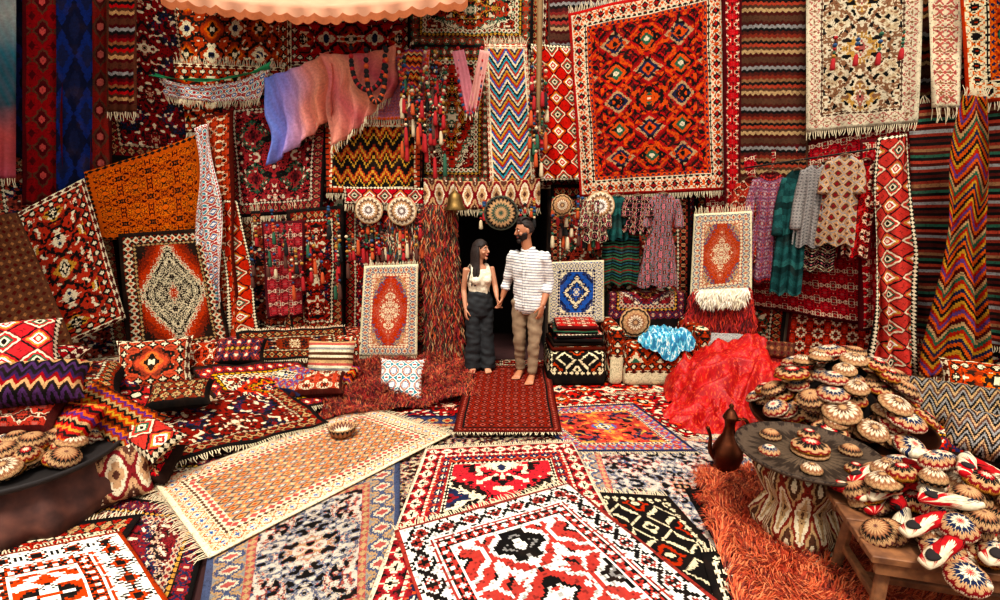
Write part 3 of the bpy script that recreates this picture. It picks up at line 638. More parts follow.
def necklace(name,pl,off,c,w,h,col,r=.02,n=34):
    mb=MB()
    for k in range(n):
        t=k/(n-1); a=math.pi*t; u=c[0]-math.cos(a)*w/2; v=c[1]+math.sin(a)**.7*h
        ell(mb,H(pl,u,v,off),(r,r,r),col[k%len(col)],N=8,K=6)
    return mb.build(name,TC)
necklace('pompom_garland','B',.55,(368,48),34,42,[2,0,2],.028); necklace('pompom_garland','B',.55,(376,50),20,52,[2,2,4],.03)
necklace('pompom_garland','B',.5,(412,52),26,40,[1,0,6]); necklace('pompom_garland','B',.5,(470,48),24,66,[0,5,0],.02)
necklace('pompom_garland','B',.52,(436,48),20,60,[3,0,1],.02)
hang('pink_scarf','B',.5,[(452,52),(464,50),(478,110),(466,114)],None,mat=plain('pink_knit','c87880',.9),amp=.03,fr=(0,1))
hang('pink_scarf','B',.5,[(480,50),(490,52),(478,112),(468,108)],None,mat=plain('pink_knit2','c88c80',.9),amp=.03,fr=(0,0))
hang('striped_scarf','B',.48,[(405,50),(424,50),(414,104),(400,102)],'stripe_bright',amp=.04,fr=(0,1))
RAD=[radial('lace_round_a',[WHT,BRN,WHT,TAN,BRN,CRM,TAN],16),radial('cap_b',[CRM,RED,BLK,TAN,RD2,GLD,BLK],10,2),radial('cap_c',[TAN,BRN,CRM,LBR,TAN,BLK,TAN],14,4),radial('cap_d',[CRI,CRM,NAV,TAN,RD2,CRM,RD2],12,6),radial('cap_e',['5a2a2a',TAN,LBR,BLK,TAN,'5a2a2a',CRM],18,8)]
def disc(name,pl,off,u,v,r,mat):
    P0,n=PL[pl]; c=H(pl,u,v,off); M=Matrix.Translation(c)@n.to_track_quat('Z','Y').to_matrix().to_4x4()
    mb=MB(); lathe(mb,[(.001,.03),(r*.3,.028),(r*.6,.022),(r*.9,.01),(r,.002)],M=M,N=32)
    lathe(mb,[(r,.002),(r,-.008),(.001,-.008)],M=M,N=32)
    return mb.build(name,mat)
for (u,v,r) in ((369,210,.16),(402,211,.17),(501,213,.2),(600,206,.17)): disc('lace_roundel','B',.52,u,v,r,RAD[0] if u!=501 else radial('lace_dark',['2c4a3c',TAN,'2c4a3c',TAN,BLK,'4a4a3c'],20))
disc('woven_plate','B',.95,635,322,.17,RAD[2])
disc('straw_hat','B',.6,562,205,.12,RAD[2])
brass=plain('aged_brass','7a6038',.5,1,var=.4); copper=plain('aged_copper','6a3a24',.42,1,var=.4,scale=14,col2='4a2c20')
e=empty('brass_bell'); p=H('B',455,192,.6); mb=MB()
lathe(mb,[(.012,.02),(.03,0),(.07,-.03),(.085,-.09),(.095,-.15),(.14,-.20),(.135,-.205),(.08,-.15),(.001,-.02)],c=p); tube(mb,[p,p+V((0,0,.2))],[.006,.006],N=6,sub=1); ell(mb,p+V((0,0,-.2)),(.02,.02,.03)); mb.build('bell',brass,parent=e)

# ------------------------------------------------------------------ garments
hm=plain('hanger_wood','6a4426',.6)
def garment(name,pl,off,u,v,W,Ht,sp,kind='dress',seed=0,sleeve=.35,flare=.5):
    P0,n=PL[pl]; ex=V((-n.y,n.x,0)); ex=ex if ex.x>0 else -ex; top=H(pl,u,v,off); e=empty(name); mb=MB(); nx,ny=30,34; ph=seed*1.7
    def hw(t):
        pts={'dress':[(0,.14),(.03,.24),(.08,.36),(.16,.33),(.36,.26),(.6,.38),(1,flare)],'skirt':[(0,.4),(.2,.42),(1,flare)],'coat':[(0,.16),(.04,.30),(.1,.40),(.3,.40),(1,.46)]}[kind]
        for a,b in zip(pts,pts[1:]):
            if a[0]<=t<=b[0]:
                k=(t-a[0])/(b[0]-a[0]); k=k*k*(3-2*k); return W*(a[1]+(b[1]-a[1])*k)
        return W*.5
    for sg in (1,-1):
        vs=[];uv=[];fs=[]
        for j in range(ny+1):
            t=j/ny; w=hw(t)
            for i in range(nx+1):
                s=-1+2*i/nx; f=.035*t*math.sin(s*11+ph+t)+.015*t*math.sin(s*23+ph)
                neck=.05*Ht*max(0,1-(abs(s)/.8)**2)*(1-t)**8 if kind!='skirt' and sg>0 else 0
                hem=.02*math.sin(s*7+ph)*t
                vs.append(top+ex*(s*w)-V((0,0,Ht*t+neck+hem))+n*(sg*.05*math.sqrt(max(0,1-s*s))+f)); uv.append((s*w,(.5-t)*Ht))
        for j in range(ny):
            for i in range(nx): k=j*(nx+1)+i; f=(k,k+nx+1,k+nx+2,k+1); fs.append(f if sg>0 else f[::-1])
        mb.add(vs,fs,0,uv)
    if kind!='skirt' and sleeve:
        for sg in (-1,1):
            a=top+ex*sg*W*.30-V((0,0,Ht*.07)); tube(mb,[a,a+ex*sg*W*.09-V((0,0,sleeve*.45)),a+ex*sg*W*.10-V((0,0,sleeve))+n*.03],[(.045,.035),(.05,.035),(.058,.04)],ref=ex,N=12)
    mb.build('cloth',cmat(sp,round(W,1),round(Ht,1),seed),parent=e)
    h=MB(); tube(h,[top+ex*-W*.28-V((0,0,Ht*.05)),top+V((0,0,.02)),top+ex*W*.28-V((0,0,Ht*.05))],[.008,.01,.008],N=6,mi=0); tube(h,[top+V((0,0,.02)),top+V((0,0,.08)),top+V((0,0,.12))+ex*.03,top+V((0,0,.09))+ex*.05],[.004]*4,N=6); h.build('hanger',hm,parent=e)
garment('hanging_skirt','B',.4,623,200,.5,1.0,'greenskirt','skirt',1,flare=.46)
garment('hanging_blouse','B',.5,638,196,.34,.42,'floralblack','dress',2,sleeve=.2)
garment('hanging_blouse','B',.5,596,198,.34,.5,'floralblack','dress',3,sleeve=.3)
garment('hanging_blouse','B',.46,617,196,.3,.5,'tealcoat','dress',13,sleeve=.3)
garment('hanging_dress','B',.5,663,194,.5,1.08,'floralgrey2','dress',4,sleeve=.3,flare=.5)
garment('hanging_dress','R',.3,771,172,.46,1.25,'mauvedress','dress',5,sleeve=.5,flare=.46)
garment('hanging_dress','R',.26,752,178,.4,1.0,'redfloral','dress',15,sleeve=.5,flare=.46)
garment('hanging_coat','R',.4,798,170,.34,1.35,'tealcoat','coat',6,sleeve=.6)
garment('hanging_coat','R',.45,817,165,.34,.85,'greytop','coat',7,sleeve=.6)
garment('hanging_coat','R',.38,828,162,.36,1.15,'floralblack','coat',17,sleeve=.6)
garment('kilim_coat','R',.5,845,156,.38,.90,'kilimbag','coat',8,sleeve=.3)
garment('hanging_coat','R',.4,866,160,.3,1.0,'redfloral','coat',9,sleeve=.4)
mb=MB(); tube(mb,[H('R',745,168,.38),H('R',880,148,.38)],[.010,.010],N=8); mb.build('clothes_rail',plain('dark_iron','2a2420',.5,.8))

# ------------------------------------------------------------------ heaps of embroidered caps / slippers
def capheap(name,c,rad,h,n,seed,mats=RAD,rcap=(.09,.13),slip=0,parent=None):
    rs=random.Random(seed); mb=MB(); c=V(c)
    for i in range(n):
        q=(i+.5)/n; rr=rad*math.sqrt(q); a=i*2.4+rs.uniform(-.3,.3)
        for lay in range(3):
            z=h*(1-q)*(1-.3*lay)+.02; r=rs.uniform(*rcap)
            tilt=.10+.6*q+rs.uniform(-.2,.2)
            rr2=rr*(1-.15*lay)
            M=Matrix.Translation(c+V((rr2*math.cos(a),rr2*math.sin(a),z)))@Matrix.Rotation(a,4,'Z')@Matrix.Rotation(tilt*.8,4,'Y')@Matrix.Rotation(rs.uniform(0,6),4,'Z')
            if rs.random()<slip:
                L=.10; mi=rs.choice([1,3,1]); tube(mb,[V((-L,0,.0)),V((-L*.5,0,.012)),V((0,0,.025)),V((L*.6,0,.03)),V((L*1.05,0,.045))],[(.028,.018),(.038,.026),(.034,.028),(.034,.026),(.012,.012)],ref=(0,1,0),N=12,mi=mi,M=M)
                ell(mb,(-L*.45,0,.032),(L*.42,.026,.01),5,M=M)
            else: lathe(mb,[(.001,.045),(r*.3,.043),(r*.6,.035),(r*.88,.018),(r,.0),(r*.97,-.018),(r*.8,-.012)],M=M,N=20,mi=rs.randrange(1,5))
    return mb.build(name,list(mats)+[plain(name+'_lining','1c1210',.9)],parent=parent)
wood=plain('warm_wood','6a4228',.65,var=.45,scale=18,col2='8a5c38')
e=empty('cap_display_table'); c=V((2.55,3.55,0))
mb=MB(); lathe(mb,[(.001,.36),(.55,.36),(.58,.38),(.60,.42),(.575,.42),(.56,.395),(.001,.39)],c=c,N=48); mb.build('tray',copper,parent=e)
mb=MB()
for k in range(6):
    a=k*math.pi/3; tube(mb,[c+V((.38*math.cos(a),.38*math.sin(a),0)),c+V((.30*math.cos(a+.3),.30*math.sin(a+.3),.2)),c+V((.4*math.cos(a),.4*math.sin(a),.36))],[.022,.018,.022],N=8)
tube(mb,[c+V((.3*math.cos(a),.3*math.sin(a),.2)) for a in [k*math.pi/6 for k in range(13)]],[.012]*13,N=6,sub=2); mb.build('legs',wood,parent=e)
mb=MB(); lathe(mb,[(.001,.0),(.34,.0),(.3,.2),(.14,.4),(.001,.5)],c=c+V((0,0,.40)),N=24); mb.build('cloth_mound',cmat('darkred',.7,.7,80),parent=e)
capheap('embroidered_caps',c+V((0,0,.42)),.56,.50,46,4,rcap=(.075,.12),parent=e)
e=empty('kilim_pouf_table'); c=V((1.80,2.72,.02))
mb=MB(); n=40; prof=[(0,.17),(.02,.21),(.12,.235),(.21,.19),(.26,.165),(.31,.19),(.42,.235),(.50,.21),(.52,.1),(.52,.001)]
vs=[];fs=[];uv=[]
for k,(z,r) in enumerate(prof):
    for j in range(n):
        th=2*math.pi*j/n; sq=1/max(abs(math.cos(th)),abs(math.sin(th)))**.45; vs.append(c+Matrix.Rotation(.3,3,'Z')@V((r*sq*math.cos(th),r*sq*math.sin(th),z))); uv.append((((j/n*4)%1-.5)*.5,z-.26))
for k in range(len(prof)-1):
    for j in range(n): fs.append((k*n+j,k*n+(j+1)%n,(k+1)*n+(j+1)%n,(k+1)*n+j))
mb.add(vs,fs,0,uv); mb.build('pouf',cmat('beige_cush',.56,.6,90),parent=e)
mb=MB(); lathe(mb,[(.001,.545),(.08,.545),(.16,.545),(.25,.546),(.34,.55),(.37,.575),(.385,.575),(.37,.55),(.33,.53),(.001,.525)],c=c,N=48); mb.build('tray',radial('engraved_tray',['3c3028','5a4a3a','30261e','4e4034','2c221c','54463a','3a2e26'],24,5,.6),parent=e)
mb=MB(); rs=random.Random(6)
for k in range(7):
    a=k*1.05; rr=.24 if k else 0; r=rs.uniform(.05,.065) if k else .10
    for lay in range(2 if k==0 else 1): lathe(mb,[(.001,.05),(r*.5,.045),(r,.0+.02),(r*1.02,0),(r*.9,0)],c=c+V((rr*math.cos(a)+.02,rr*math.sin(a),.548+lay*.03)),mi=[2,1,4,3][(k+lay)%4],N=20)
mb.build('embroidered_caps',RAD,parent=e)
e=empty('slipper_bench'); c=V((2.12,2.12,0)); mb=MB()
Mz=Matrix.Translation(c)@Matrix.Rotation(-.25,4,'Z')
def bx(mb,c,d,M,mi=0):
    t=MB(); boxm(t,c[0]-d[0]/2,c[0]+d[0]/2,c[1]-d[1]/2,c[1]+d[1]/2,c[2]-d[2]/2,c[2]+d[2]/2); mb.add([V(p) for p in t.v],t.f,mi,None,M)
for k in range(4): bx(mb,(0,-.21+.14*k,.46),(.84,.13,.035),Mz)
bx(mb,(0,-.24,.41),(.78,.03,.07),Mz); bx(mb,(0,.24,.41),(.78,.03,.07),Mz); bx(mb,(0,0,.18),(.66,.035,.035),Mz)
for sx in (-1,1):
    bx(mb,(sx*.33,0,.2),(.035,.4,.035),Mz)
    for sy in (-1,1): tube(mb,[V((sx*.36,sy*.21,0)),V((sx*.34,sy*.2,.2)),V((sx*.32,sy*.18,.44))],[.022,.03,.026],N=8,M=Mz)
ob=mb.build('bench',wood,False,parent=e); bv=ob.modifiers.new('bevel','BEVEL'); bv.width=.006
capheap('embroidered_slippers',c+V((.02,.04,.47)),.42,.30,42,12,slip=.35,rcap=(.055,.085),parent=e)
e=empty('bowl_table'); c=V((-3.1,3.0,0)); mb=MB(); lathe(mb,[(.001,.38),(.5,.38),(.54,.40),(.55,.43),(.53,.43),(.5,.41),(.001,.405)],c=c,N=44); mb.build('tray',plain('black_tray','201a18',.7,.1),parent=e)
mb=MB(); N=72; prof=[(.0,.44),(.05,.52),(.15,.54),(.26,.48),(.34,.44),(.38,.45)]; vs=[];fs=[]
for k,(z,r) in enumerate(prof):
    for j in range(N):
        th=2*math.pi*j/N; rr=r*(1+.05*math.sin(th*9+z*6)+.03*math.sin(th*17)); vs.append(c+V((rr*math.cos(th),rr*math.sin(th),z)))
for k in range(len(prof)-1):
    for j in range(N): fs.append((k*N+j,k*N+(j+1)%N,(k+1)*N+(j+1)%N,(k+1)*N+j))
mb.add(vs,fs); mb.build('pouf',plain('brown_velvet','3c201a',.8,var=.4,scale=9,col2='5a3428'),parent=e)
capheap('embroidered_caps',c+V((.12,-.08,.42)),.34,.12,18,21,rcap=(.06,.09),parent=e)
mb=MB(); p=F(343,443); lathe(mb,[(.001,.0),(.07,.0),(.105,.03),(.115,.07),(.10,.08),(.09,.06),(.06,.025),(.001,.02)],c=p+V((0,0,.075)),N=30); mb.build('woven_bowl',RAD[4])
e=empty('copper_jug'); c=V((1.68,3.42,.03)); mb=MB()
lathe(mb,[(.001,0),(.09,0),(.085,.02),(.065,.04),(.09,.09),(.11,.15),(.105,.21),(.075,.27),(.045,.32),(.034,.38),(.038,.42),(.055,.45),(.05,.46),(.03,.50),(.012,.52),(.018,.54),(.001,.56)],c=c,N=32); mb.build('body',copper,parent=e)
mb=MB(); tube(mb,[c+V((.04,0,.43)),c+V((.11,0,.43)),c+V((.15,0,.34)),c+V((.135,0,.22)),c+V((.10,0,.17))],[.012,.012,.013,.011,.012],N=8); mb.build('handle',copper,parent=e)
mb=MB(); tube(mb,[c+V((-.09,0,.14)),c+V((-.13,0,.20)),c+V((-.135,0,.3)),c+V((-.16,0,.37))],[.026,.018,.012,.014],N=10); mb.build('spout',copper,parent=e)

# ------------------------------------------------------------------ canopy
mb=MB(); vs=[];fs=[];uv=[];nx,ny=120,14
a=H('B',160,-12,.9);b=H('B',468,-10,.9)
for j in range(ny+1):
    t=j/ny
    for i in range(nx+1):
        s=i/nx; p=a.lerp(b,s); x=p.x; sag=.15*math.sin(math.pi*s)
        if t<.7: y=p.y+.85*(1-t/.7); z=p.z-sag*(t/.7)+.03*math.sin(s*20)*(t)+.35*(1-t/.7)
        else:
            k=(t-.7)/.3; y=p.y+.03*math.sin(s*60)*k; z=p.z-sag-(.09+.03*abs(math.sin(s*math.pi*22)))*k
        vs.append(V((x,y,z))); uv.append((x,y+z))
for j in range(ny):
    for i in range(nx): k=j*(nx+1)+i; fs.append((k,k+nx+1,k+nx+2,k+1))
mb.add(vs,fs,0,uv)
for i in range(420):
    s=i/420; p=a.lerp(b,s); z=p.z-.15*math.sin(math.pi*s)-.09-.03*abs(math.sin(s*math.pi*22)); q=V((p.x,p.y+.03*math.sin(s*60)-.004,z+.01)); w=V((.005,0,0)); mb.add([q-w,q+w,q+w-V((0,0,.07)),q-w-V((0,0,.07))],[(0,1,2,3)],1)
mb.build('canopy_awning',[plain('canopy_cotton','c89070',.9,var=.2,scale=8),plain('canopy_fringe','a45a30',.9)])
mb=MB(); p=H('B',540,0,.5); tube(mb,[V((p.x,p.y,2.9)),V((p.x,p.y,4.8))],[.03,.03],N=10); mb.build('canopy_pole',plain('pale_wood','8a6a40',.6))
for nm,c in (('added_shade_sheet',[(-8,6.6,5.25),(-3.6,6.6,5.1),(-4.6,1.5,5.2),(-9,1.0,5.3)]),('added_shade_sheet',[(3.8,6.6,5.1),(8,6.6,5.25),(9,1.0,5.3),(4.9,1.2,5.2)])):  # sheets added above the view only to darken the side corners
    carpet(nm,[V(p) for p in c],'tufa',amp=.05,fr=(0,0))

# ------------------------------------------------------------------ people
skin=plain('skin_tan','b07452',.5,var=.06,scale=8,bump=0); skin2=plain('skin_light','bf8666',.5,var=.05,scale=8,bump=0)
hairm=plain('dark_hair','1c110c',.7,var=.4,scale=60,bump=.5,col2='2c1c14'); eyew=plain('eye_white','e8e4de',.3,bump=0); eyed=plain('eye_dark','1c120c',.2,bump=0); lipm=plain('lips','a04a44',.4,bump=0)
def fuse(mb,name,mat,vox,parent,smooth=3,wr=0,wf=9):
    ob=mb.build(name+'_tmp',mat); r=ob.modifiers.new('r','REMESH'); r.mode='VOXEL'; r.voxel_size=vox
    s=ob.modifiers.new('s','SMOOTH'); s.iterations=smooth; s.factor=.5
    dg=bpy.context.evaluated_depsgraph_get(); me=bpy.data.meshes.new_from_object(ob.evaluated_get(dg)); me.name=name
    bpy.data.objects.remove(ob)
    if wr:
        co_=[v.co.copy() for v in me.vertices]; nn_=[v.normal.copy() for v in me.vertices]
        for v,c_,n_ in zip(me.vertices,co_,nn_):
            k=mnoise.noise(V((c_.x*wf,c_.y*wf,c_.z*wf*1.5)))+.5*mnoise.noise(V((c_.x*wf*.6+c_.z*wf*1.6,c_.y*wf,c_.z*wf)))
            v.co=c_+n_*wr*k
    me.polygons.foreach_set('use_smooth',[True]*len(me.polygons))
    if not me.materials: me.materials.append(mat)
    me.update(); o=bpy.data.objects.new(name,me); sc.collection.objects.link(o); o.parent=parent; return o
def hand(mb,w,d,n,s,k=1.0,curl=.6):
    w=V(w);d=V(d).normalized();n=V(n);n=(n-n.dot(d)*d).normalized();s_=V(s);s=(s_-s_.dot(d)*d-s_.dot(n)*n).normalized()
    tube(mb,[w-d*.02*k,w+d*.02*k,w+d*.055*k,w+d*.088*k],[(.024*k,.018*k),(.032*k,.017*k),(.040*k,.015*k),(.038*k,.012*k)],ref=s,N=12)
    for o,L in ((.031,.070),(.0105,.079),(-.0105,.073),(-.031,.058)):
        p=w+d*.085*k+s*o*k; pts=[p-d*.02*k,p]; a=0
        for fr_,c_ in ((.45,curl*.5),(.3,curl),(.25,curl*.8)):
            a+=c_; p=p+(d*math.cos(a)+n*math.sin(a))*L*fr_*k; pts.append(p)
        tube(mb,pts,[.008*k,.0088*k,.008*k,.0075*k,.0062*k],ref=s,N=8,sub=3)
    p=w+d*.022*k+s*.026*k; dd=(d*.75+s*.6+n*.35).normalized(); d2=(d*.9+s*.15+n*.5).normalized()
    tube(mb,[p,p+dd*.038*k,p+dd*.038*k+d2*.03*k,p+dd*.038*k+d2*.055*k],[.012*k,.0105*k,.009*k,.007*k],ref=n,N=8,sub=3)
def foot(mb,a,d,k=1.0):
    a=V(a);d=V(d).normalized();sd=V((-d.y,d.x,0)); g=V((a.x,a.y,.085))
    tube(mb,[a+V((0,0,.06)),a,g-d*.035*k+V((0,0,.045))],[.036*k,.038*k,.033*k],N=12)
    tube(mb,[g-d*.055*k+V((0,0,.03)),g+V((0,0,.045)),g+d*.07*k+V((0,0,.038)),g+d*.135*k+V((0,0,.024))],[(.028*k,.026*k),(.034*k,.04*k),(.040*k,.030*k),(.045*k,.018*k)],ref=sd,N=12)
    for i in range(5):
        o=(-.036+.018*i)*k; L=(.055,.052,.046,.040,.032)[i]*k; r=(.013,.0095,.009,.0085,.008)[i]*k
        b=g+d*.13*k+sd*o+V((0,0,.018)); tube(mb,[b,b+d*L*.6,b+d*L-V((0,0,.006))],[r,r,r*.85],N=8,sub=2)
def headpt(x,y,z):
    X=.076*x;Y=.097*y;Z=.120*z
    if z<0:
        X*=1-.34*(-z)**1.4
        if y<0: Y*=1-.32*(-z)
        else: Y*=1-.10*(-z)
    if y>0: Y*=1-.06*abs(x)**2
    if y>.5 and -.1<z<.25: Y-=.004*math.exp(-((abs(x)-.42)/.16)**2)
    return V((X,Y,Z))
def head(mb,M):
    N,K=40,30;vs=[];fs=[]
    for k in range(K+1):
        ph=math.pi*k/K
        for j in range(N):
            th=2*math.pi*j/N; vs.append(headpt(math.sin(ph)*math.cos(th),math.sin(ph)*math.sin(th),math.cos(ph)))
    for k in range(K):
        for j in range(N): fs.append((k*N+j,(k+1)*N+j,(k+1)*N+(j+1)%N,k*N+(j+1)%N))
    mb.add(vs,fs,0,None,M)
    tube(mb,[V((0,.088,.022)),V((0,.103,-.004)),V((0,.116,-.026)),V((0,.098,-.034))],[(.008,.010),(.010,.011),(.015,.011),(.012,.008)],ref=(1,0,0),N=10,M=M)
    ell(mb,(0,.074,-.100),(.026,.020,.018),0,M=M); ell(mb,(0,.090,-.062),(.024,.010,.014),0,M=M)
    for sx in (-1,1):
        ell(mb,(sx*.079,-.004,-.006),(.009,.018,.031),0,M=M); ell(mb,(sx*.045,.070,-.03),(.02,.018,.018),0,M=M); ell(mb,(sx*.03,.087,.030),(.02,.008,.006),0,M=M)
def face(M,parent,hairmat):
    mb=MB()
    for sx in (-1,1):
        ell(mb,(sx*.031,.086,.010),(.014,.008,.0075),0,M=M); ell(mb,(sx*.031,.092,.010),(.007,.004,.0065),1,M=M)
        tube(mb,[V((sx*.014,.096,.028)),V((sx*.032,.097,.034)),V((sx*.052,.083,.029))],[.0035,.0045,.0025],N=6,sub=2,mi=2,M=M)
    tube(mb,[V((-.024,.090,-.060)),V((0,.101,-.056)),V((.024,.090,-.060))],[.003,.006,.003],N=6,sub=3,mi=3,M=M)
    tube(mb,[V((-.020,.090,-.066)),V((0,.100,-.067)),V((.020,.090,-.066))],[.003,.006,.003],N=6,sub=3,mi=3,M=M)
    mb.build('face_features',[eyew,eyed,hairmat,lipm],parent=parent)
def shell(mb,M,cond,off,bum=.003):
    N,K=72,56;vs=[];ok=[];fs=[]
    for k in range(K+1):
        ph=math.pi*k/K
        for j in range(N):
            th=2*math.pi*j/N; x,y,z=math.sin(ph)*math.cos(th),math.sin(ph)*math.sin(th),math.cos(ph)
            c=cond(x,y,z)+.05*mnoise.noise(V((x*9,y*9,z*9))); p=headpt(x,y,z); nn_=V((x,y,z)).normalized(); vs.append(p+nn_*(off if c>0 else -.008)*(1 if c>.12 else max(.25,c/.12) if c>0 else 1)+nn_*bum*mnoise.noise(V((p.x*140,p.y*50,p.z*60)))); ok.append(c>-.15)
    for k in range(K):
        for j in range(N):
            f=(k*N+j,(k+1)*N+j,(k+1)*N+(j+1)%N,k*N+(j+1)%N)
            if all(ok[i] for i in f): fs.append(f)
    mb.add(vs,fs,0,None,M)
def Mhead(c,yaw,tilt,k=1): return Matrix.Translation(V(c))@Matrix.Rotation(R_(yaw),4,'Z')@Matrix.Rotation(R_(tilt),4,'X')@Matrix.Scale(k,4)
# ---- man
man=empty('man'); lat=V((.90,-.43,0)); fw=V((-.43,-.90,0))
Mh=Mhead((.262,5.375,1.735),112,-7,.98)
body=MB()
T=lambda z,dx=0,dy=0:V((.31+dx,5.40+dy,z))
tube(body,[T(.88,.015),T(.97,.01),T(1.10),T(1.25),T(1.38),T(1.46),T(1.52,-.005)],[(.16,.11),(.165,.12),(.14,.105),(.16,.11),(.185,.115),(.15,.085),(.075,.065)],ref=lat,N=20)
tube(body,[T(1.48,-.01),T(1.56,-.02,-.005),V((.275,5.385,1.66))],[.066,.058,.056],N=14)
head(body,Mh)
shL=V((.145,5.475,1.445)); elL=V((.085,5.53,1.175)); wrL=V((.028,5.515,.985))
shR=V((.475,5.325,1.445)); elR=V((.535,5.37,1.165)); wrR=V((.455,5.25,.945))
for a,b,c in ((shL,elL,wrL),(shR,elR,wrR)): tube(body,[a,a.lerp(b,.5),b,b.lerp(c,.4),c],[.058,.05,.042,.041,.027],N=12)
hand(body,wrL,(-.25,.0,-1),(-1,0,-.1),(0,-1,0),1.05,.75)
hand(body,wrR,(-.22,-.12,-1),(-.7,.6,0),(-.5,-.85,0),1.05,.35)
hpL=V((.225,5.435,.92));knL=V((.215,5.41,.53));anL=V((.235,5.47,.17))
hpR=V((.395,5.365,.92));knR=V((.375,5.30,.53));anR=V((.355,5.30,.17))
for a,b,c in ((hpL,knL,anL),(hpR,knR,anR)): tube(body,[a,a.lerp(b,.5),b,b.lerp(c,.35),c],[.088,.075,.056,.058,.036],N=14)
foot(body,anL,(-.35,-.94,0),1.02); foot(body,anR,(-.25,-.97,0),1.02)
fuse(body,'body',skin,.0045,man,2)
face(Mh,man,hairm)
mb=MB(); shell(mb,Mh,lambda x,y,z: (z-.60) if y>.35 else (z+.30) if y<-.1 else (z-.22-.5*max(0,y)),.014,.006)
for k in range(16):
    x=-.05+.1*k/15; tube(mb,[Mh@V((x*1.1,.055,.088)),Mh@V((x*.9,.045,.125)),Mh@V((x*.8,-.01,.138)),Mh@V((x,-.06,.115))],[.006,.012,.012,.006],N=6,sub=3)
mb.build('hair',hairm,parent=man)
mb=MB()
def beard(x,y,z):
    if y<-.02: return -1
    top=-.12-.18*max(0,(y-.3))
    c=min((top-z)*1.2,(y+.02)*2)
    if abs(x)<.30 and -.56<z<-.46 and y>.5: c=-.1
    return c
shell(mb,Mh,beard,.010); tube(mb,[V((-.030,.086,-.058)),V((-.012,.101,-.046)),V((.012,.101,-.046)),V((.030,.086,-.058))],[.004,.006,.006,.004],N=6,M=Mh)
ell(mb,(0,.080,-.105),(.032,.024,.026),0,M=Mh); mb.build('beard',hairm,parent=man)
g=G('striped_linen'); tc=g.n('ShaderNodeTexCoord'); sp_=g.n('ShaderNodeSeparateXYZ'); g.l(tc.outputs['Object'],sp_.inputs[0])
zz=g.m('ADD',sp_.outputs[2],g.m('MULTIPLY',sp_.outputs[0],.06)); st=g.m('GREATER_THAN',g.m('FRACT',g.m('MULTIPLY',zz,1/.030)),.64)
g.wool(g.mix(st,lin('e8e2d8'),lin('8c8c94')),tc.outputs['Object'],.15,.85,120); shirt=g.mat
mb=MB()
tube(mb,[T(.885,.015),T(.95,.01),T(1.08),T(1.22),T(1.36),T(1.44),T(1.495),T(1.53,-.005)],[(.185,.142),(.18,.14),(.168,.13),(.178,.132),(.196,.135),(.182,.115),(.12,.088),(.074,.070)],ref=lat,N=24)
for a,b,c,k in ((shL,elL,wrL,.45),(shR,elR,wrR,.40)):
    tube(mb,[a+(T(1.45)-a)*.15,a,a.lerp(b,.5),b,b.lerp(c,k)],[.07,.075,.063,.056,.052],N=14)
    tube(mb,[b.lerp(c,k-.1),b.lerp(c,k+.02)],[.058,.059],N=14,sub=2)
fuse(mb,'shirt',shirt,.0075,man,4,wr=.010,wf=9)
mb=MB()
P=[T(1.53,-.006)+lat*.074*math.cos(a)+fw*.074*math.sin(a)+V((0,0,.012-.03*max(0,math.sin(a)))) for a in [math.pi/2+.3+i*(2*math.pi-.6)/12 for i in range(13)]]
tube(mb,P,[(.016,.006)]*13,ref=(0,0,1),N=8,sub=2)
ch=lambda z,o:T(z)+fw*o
tube(mb,[ch(1.49,.095),ch(1.40,.137),ch(1.25,.138),ch(1.1,.134),ch(.92,.144)],[(.014,.005)]*5,ref=lat,N=8); mb.build('collar_placket',shirt,parent=man)
kh=plain('khaki_cotton','8a7258',.85,var=.2,scale=25)
mb=MB(); tube(mb,[T(1.0,.01),T(.93,.012),T(.86,.015)],[(.158,.122),(.172,.13),(.165,.12)],ref=lat,N=20)
for a,b,c in ((hpL,knL,anL),(hpR,knR,anR)): tube(mb,[a+V((0,0,.03)),a.lerp(b,.4),b,b.lerp(c,.5),c+V((0,0,.01))],[.10,.088,.070,.062,.054],N=16)
fuse(mb,'trousers',kh,.0075,man,4,wr=.012,wf=10)
# ---- woman
wo=empty('woman'); lat=V((.93,.36,0)); fw=V((.36,-.93,0)); Mh=Mhead((-.222,5.665,1.498),-118,4,.93)
T=lambda z,dx=0,dy=0:V((-.24+dx,5.68+dy,z))
body=MB()
tube(body,[T(.80),T(.88),T(1.0),T(1.12),T(1.22),T(1.29),T(1.335)],[(.15,.11),(.16,.115),(.112,.085),(.128,.095),(.145,.10),(.13,.07),(.055,.05)],ref=lat,N=20)
for sx in (-1,1): ell(body,T(1.165)+lat*sx*.06+fw*.075,(.055,.055,.05))
tube(body,[T(1.30),T(1.36,.003,-.005),V((-.228,5.672,1.44))],[.05,.045,.045],N=12)
head(body,Mh)
shL=V((-.378,5.63,1.285)); elL=V((-.415,5.66,1.05)); wrL=V((-.395,5.585,.84))
shR=V((-.105,5.735,1.285)); elR=V((-.055,5.69,1.08)); wrR=V((-.032,5.565,.965))
for a,b,c in ((shL,elL,wrL),(shR,elR,wrR)): tube(body,[a,a.lerp(b,.5),b,b.lerp(c,.4),c],[.042,.037,.032,.031,.021],N=12)
hand(body,wrR,(.15,-.35,-1),(1,0,0),(0,-1,.2),.9,.7)
hand(body,wrL,(.05,-.15,-1),(.8,.4,0),(.3,-1,0),.9,.4)
hpL=V((-.315,5.66,.80));knL=V((-.305,5.63,.46));anL=V((-.30,5.63,.15)); hpR=V((-.165,5.70,.80));knR=V((-.165,5.68,.46));anR=V((-.165,5.66,.15))
for a,b,c in ((hpL,knL,anL),(hpR,knR,anR)): tube(body,[a,a.lerp(b,.5),b,b.lerp(c,.35),c],[.08,.068,.048,.047,.03],N=14)
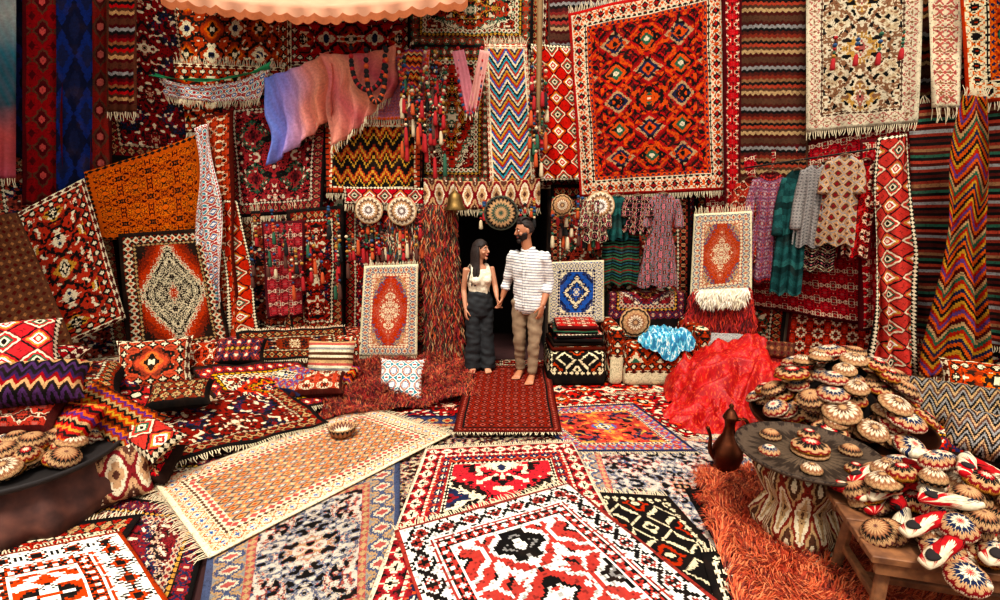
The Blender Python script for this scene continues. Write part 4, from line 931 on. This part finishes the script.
foot(body,anL,(-.2,-.97,0),.88); foot(body,anR,(.25,-.97,0),.88)
fuse(body,'body',skin2,.0045,wo,2); face(Mh,wo,hairm)
mb=MB(); shell(mb,Mh,lambda x,y,z: (z-.50+.5*x*x) if y>.35 else (z+.55) if y<-.05 else (z-.05-.9*max(0,y)),.016,.005)
hd=lambda x,y,z: Mh@V((x,y,z))
rs=random.Random(4)
for k in range(30):
    a=R_(172+(k/29)*196); x=math.cos(a);y=math.sin(a)
    p0=hd(x*.05,y*.07-.01,.075); p1=hd(x*.084,y*.10,.0)
    if k%2==0: p0=hd(x*.03,y*.05,.10)
    dirw=(p1-Mh.translation); dirw.z=0; dirw.normalize()
    s1=p1+V((0,0,-.13))+dirw*.005
    s2=s1+V((0,0,-.12))+dirw*.03+lat*rs.uniform(-.02,.02); ln=rs.uniform(.06,.15)
    s3=s2+V((0,0,-ln))+dirw*.01+lat*rs.uniform(-.03,.03)
    tube(mb,[p0,p1,s1,s2,s3],[.012,.020,.021,.018,.005],N=8,sub=4)
mb.build('long_hair',hairm,parent=wo)
lace=plain('cream_lace','e6d8bc',.85,var=.3,scale=90,bump=.6)
mb=MB(); tube(mb,[T(1.0),T(1.05),T(1.12),T(1.19),T(1.25)],[(.122,.098),(.124,.098),(.140,.110),(.15,.118),(.142,.105)],ref=lat,N=24)
for sx in (-1,1):
    ell(mb,T(1.165)+lat*sx*.06+fw*.08,(.062,.062,.056))
    tube(mb,[T(1.20)+lat*sx*.10+fw*.085,T(1.30)+lat*sx*.092+fw*.055,T(1.335)+lat*sx*.085,T(1.30)+lat*sx*.092-fw*.06,T(1.20)+lat*sx*.10-fw*.08],[(.024,.012)]*5,ref=lat,N=10)
fuse(mb,'lace_top',lace,.006,wo,3,wr=.004,wf=20)
bk=plain('charcoal_crepe','1e2022',.8,var=.2,scale=20)
mb=MB(); tube(mb,[T(1.035),T(.97),T(.86),T(.76)],[(.120,.098),(.142,.115),(.172,.13),(.165,.12)],ref=lat,N=20)
for a,b,c,dx in ((hpL,knL,anL,-.015),(hpR,knR,anR,.015)): tube(mb,[a,a.lerp(b,.5),b,b.lerp(c,.5)+V((dx,0,0)),c+V((dx*1.5,0,-.02))],[.098,.093,.088,.090,.095],N=18)
fuse(mb,'wide_trousers',bk,.0075,wo,4,wr=.012,wf=12)

# ------------------------------------------------------------------ light
w=bpy.data.worlds.new('world'); sc.world=w; w.use_nodes=True; nt=w.node_tree; bg=nt.nodes['Background']; bg.inputs[0].default_value=(1,.97,.93,1); bg.inputs[1].default_value=1.5
def sun(name,rot,e_,ang,col):
    l=bpy.data.lights.new(name,'SUN'); l.energy=e_; l.angle=R_(ang); l.color=col; o=bpy.data.objects.new(name,l); sc.collection.objects.link(o); o.location=(0,0,8); o.rotation_euler=[R_(a) for a in rot]
sun('sun',(28,0,-8),3.6,14,(1,.94,.86))
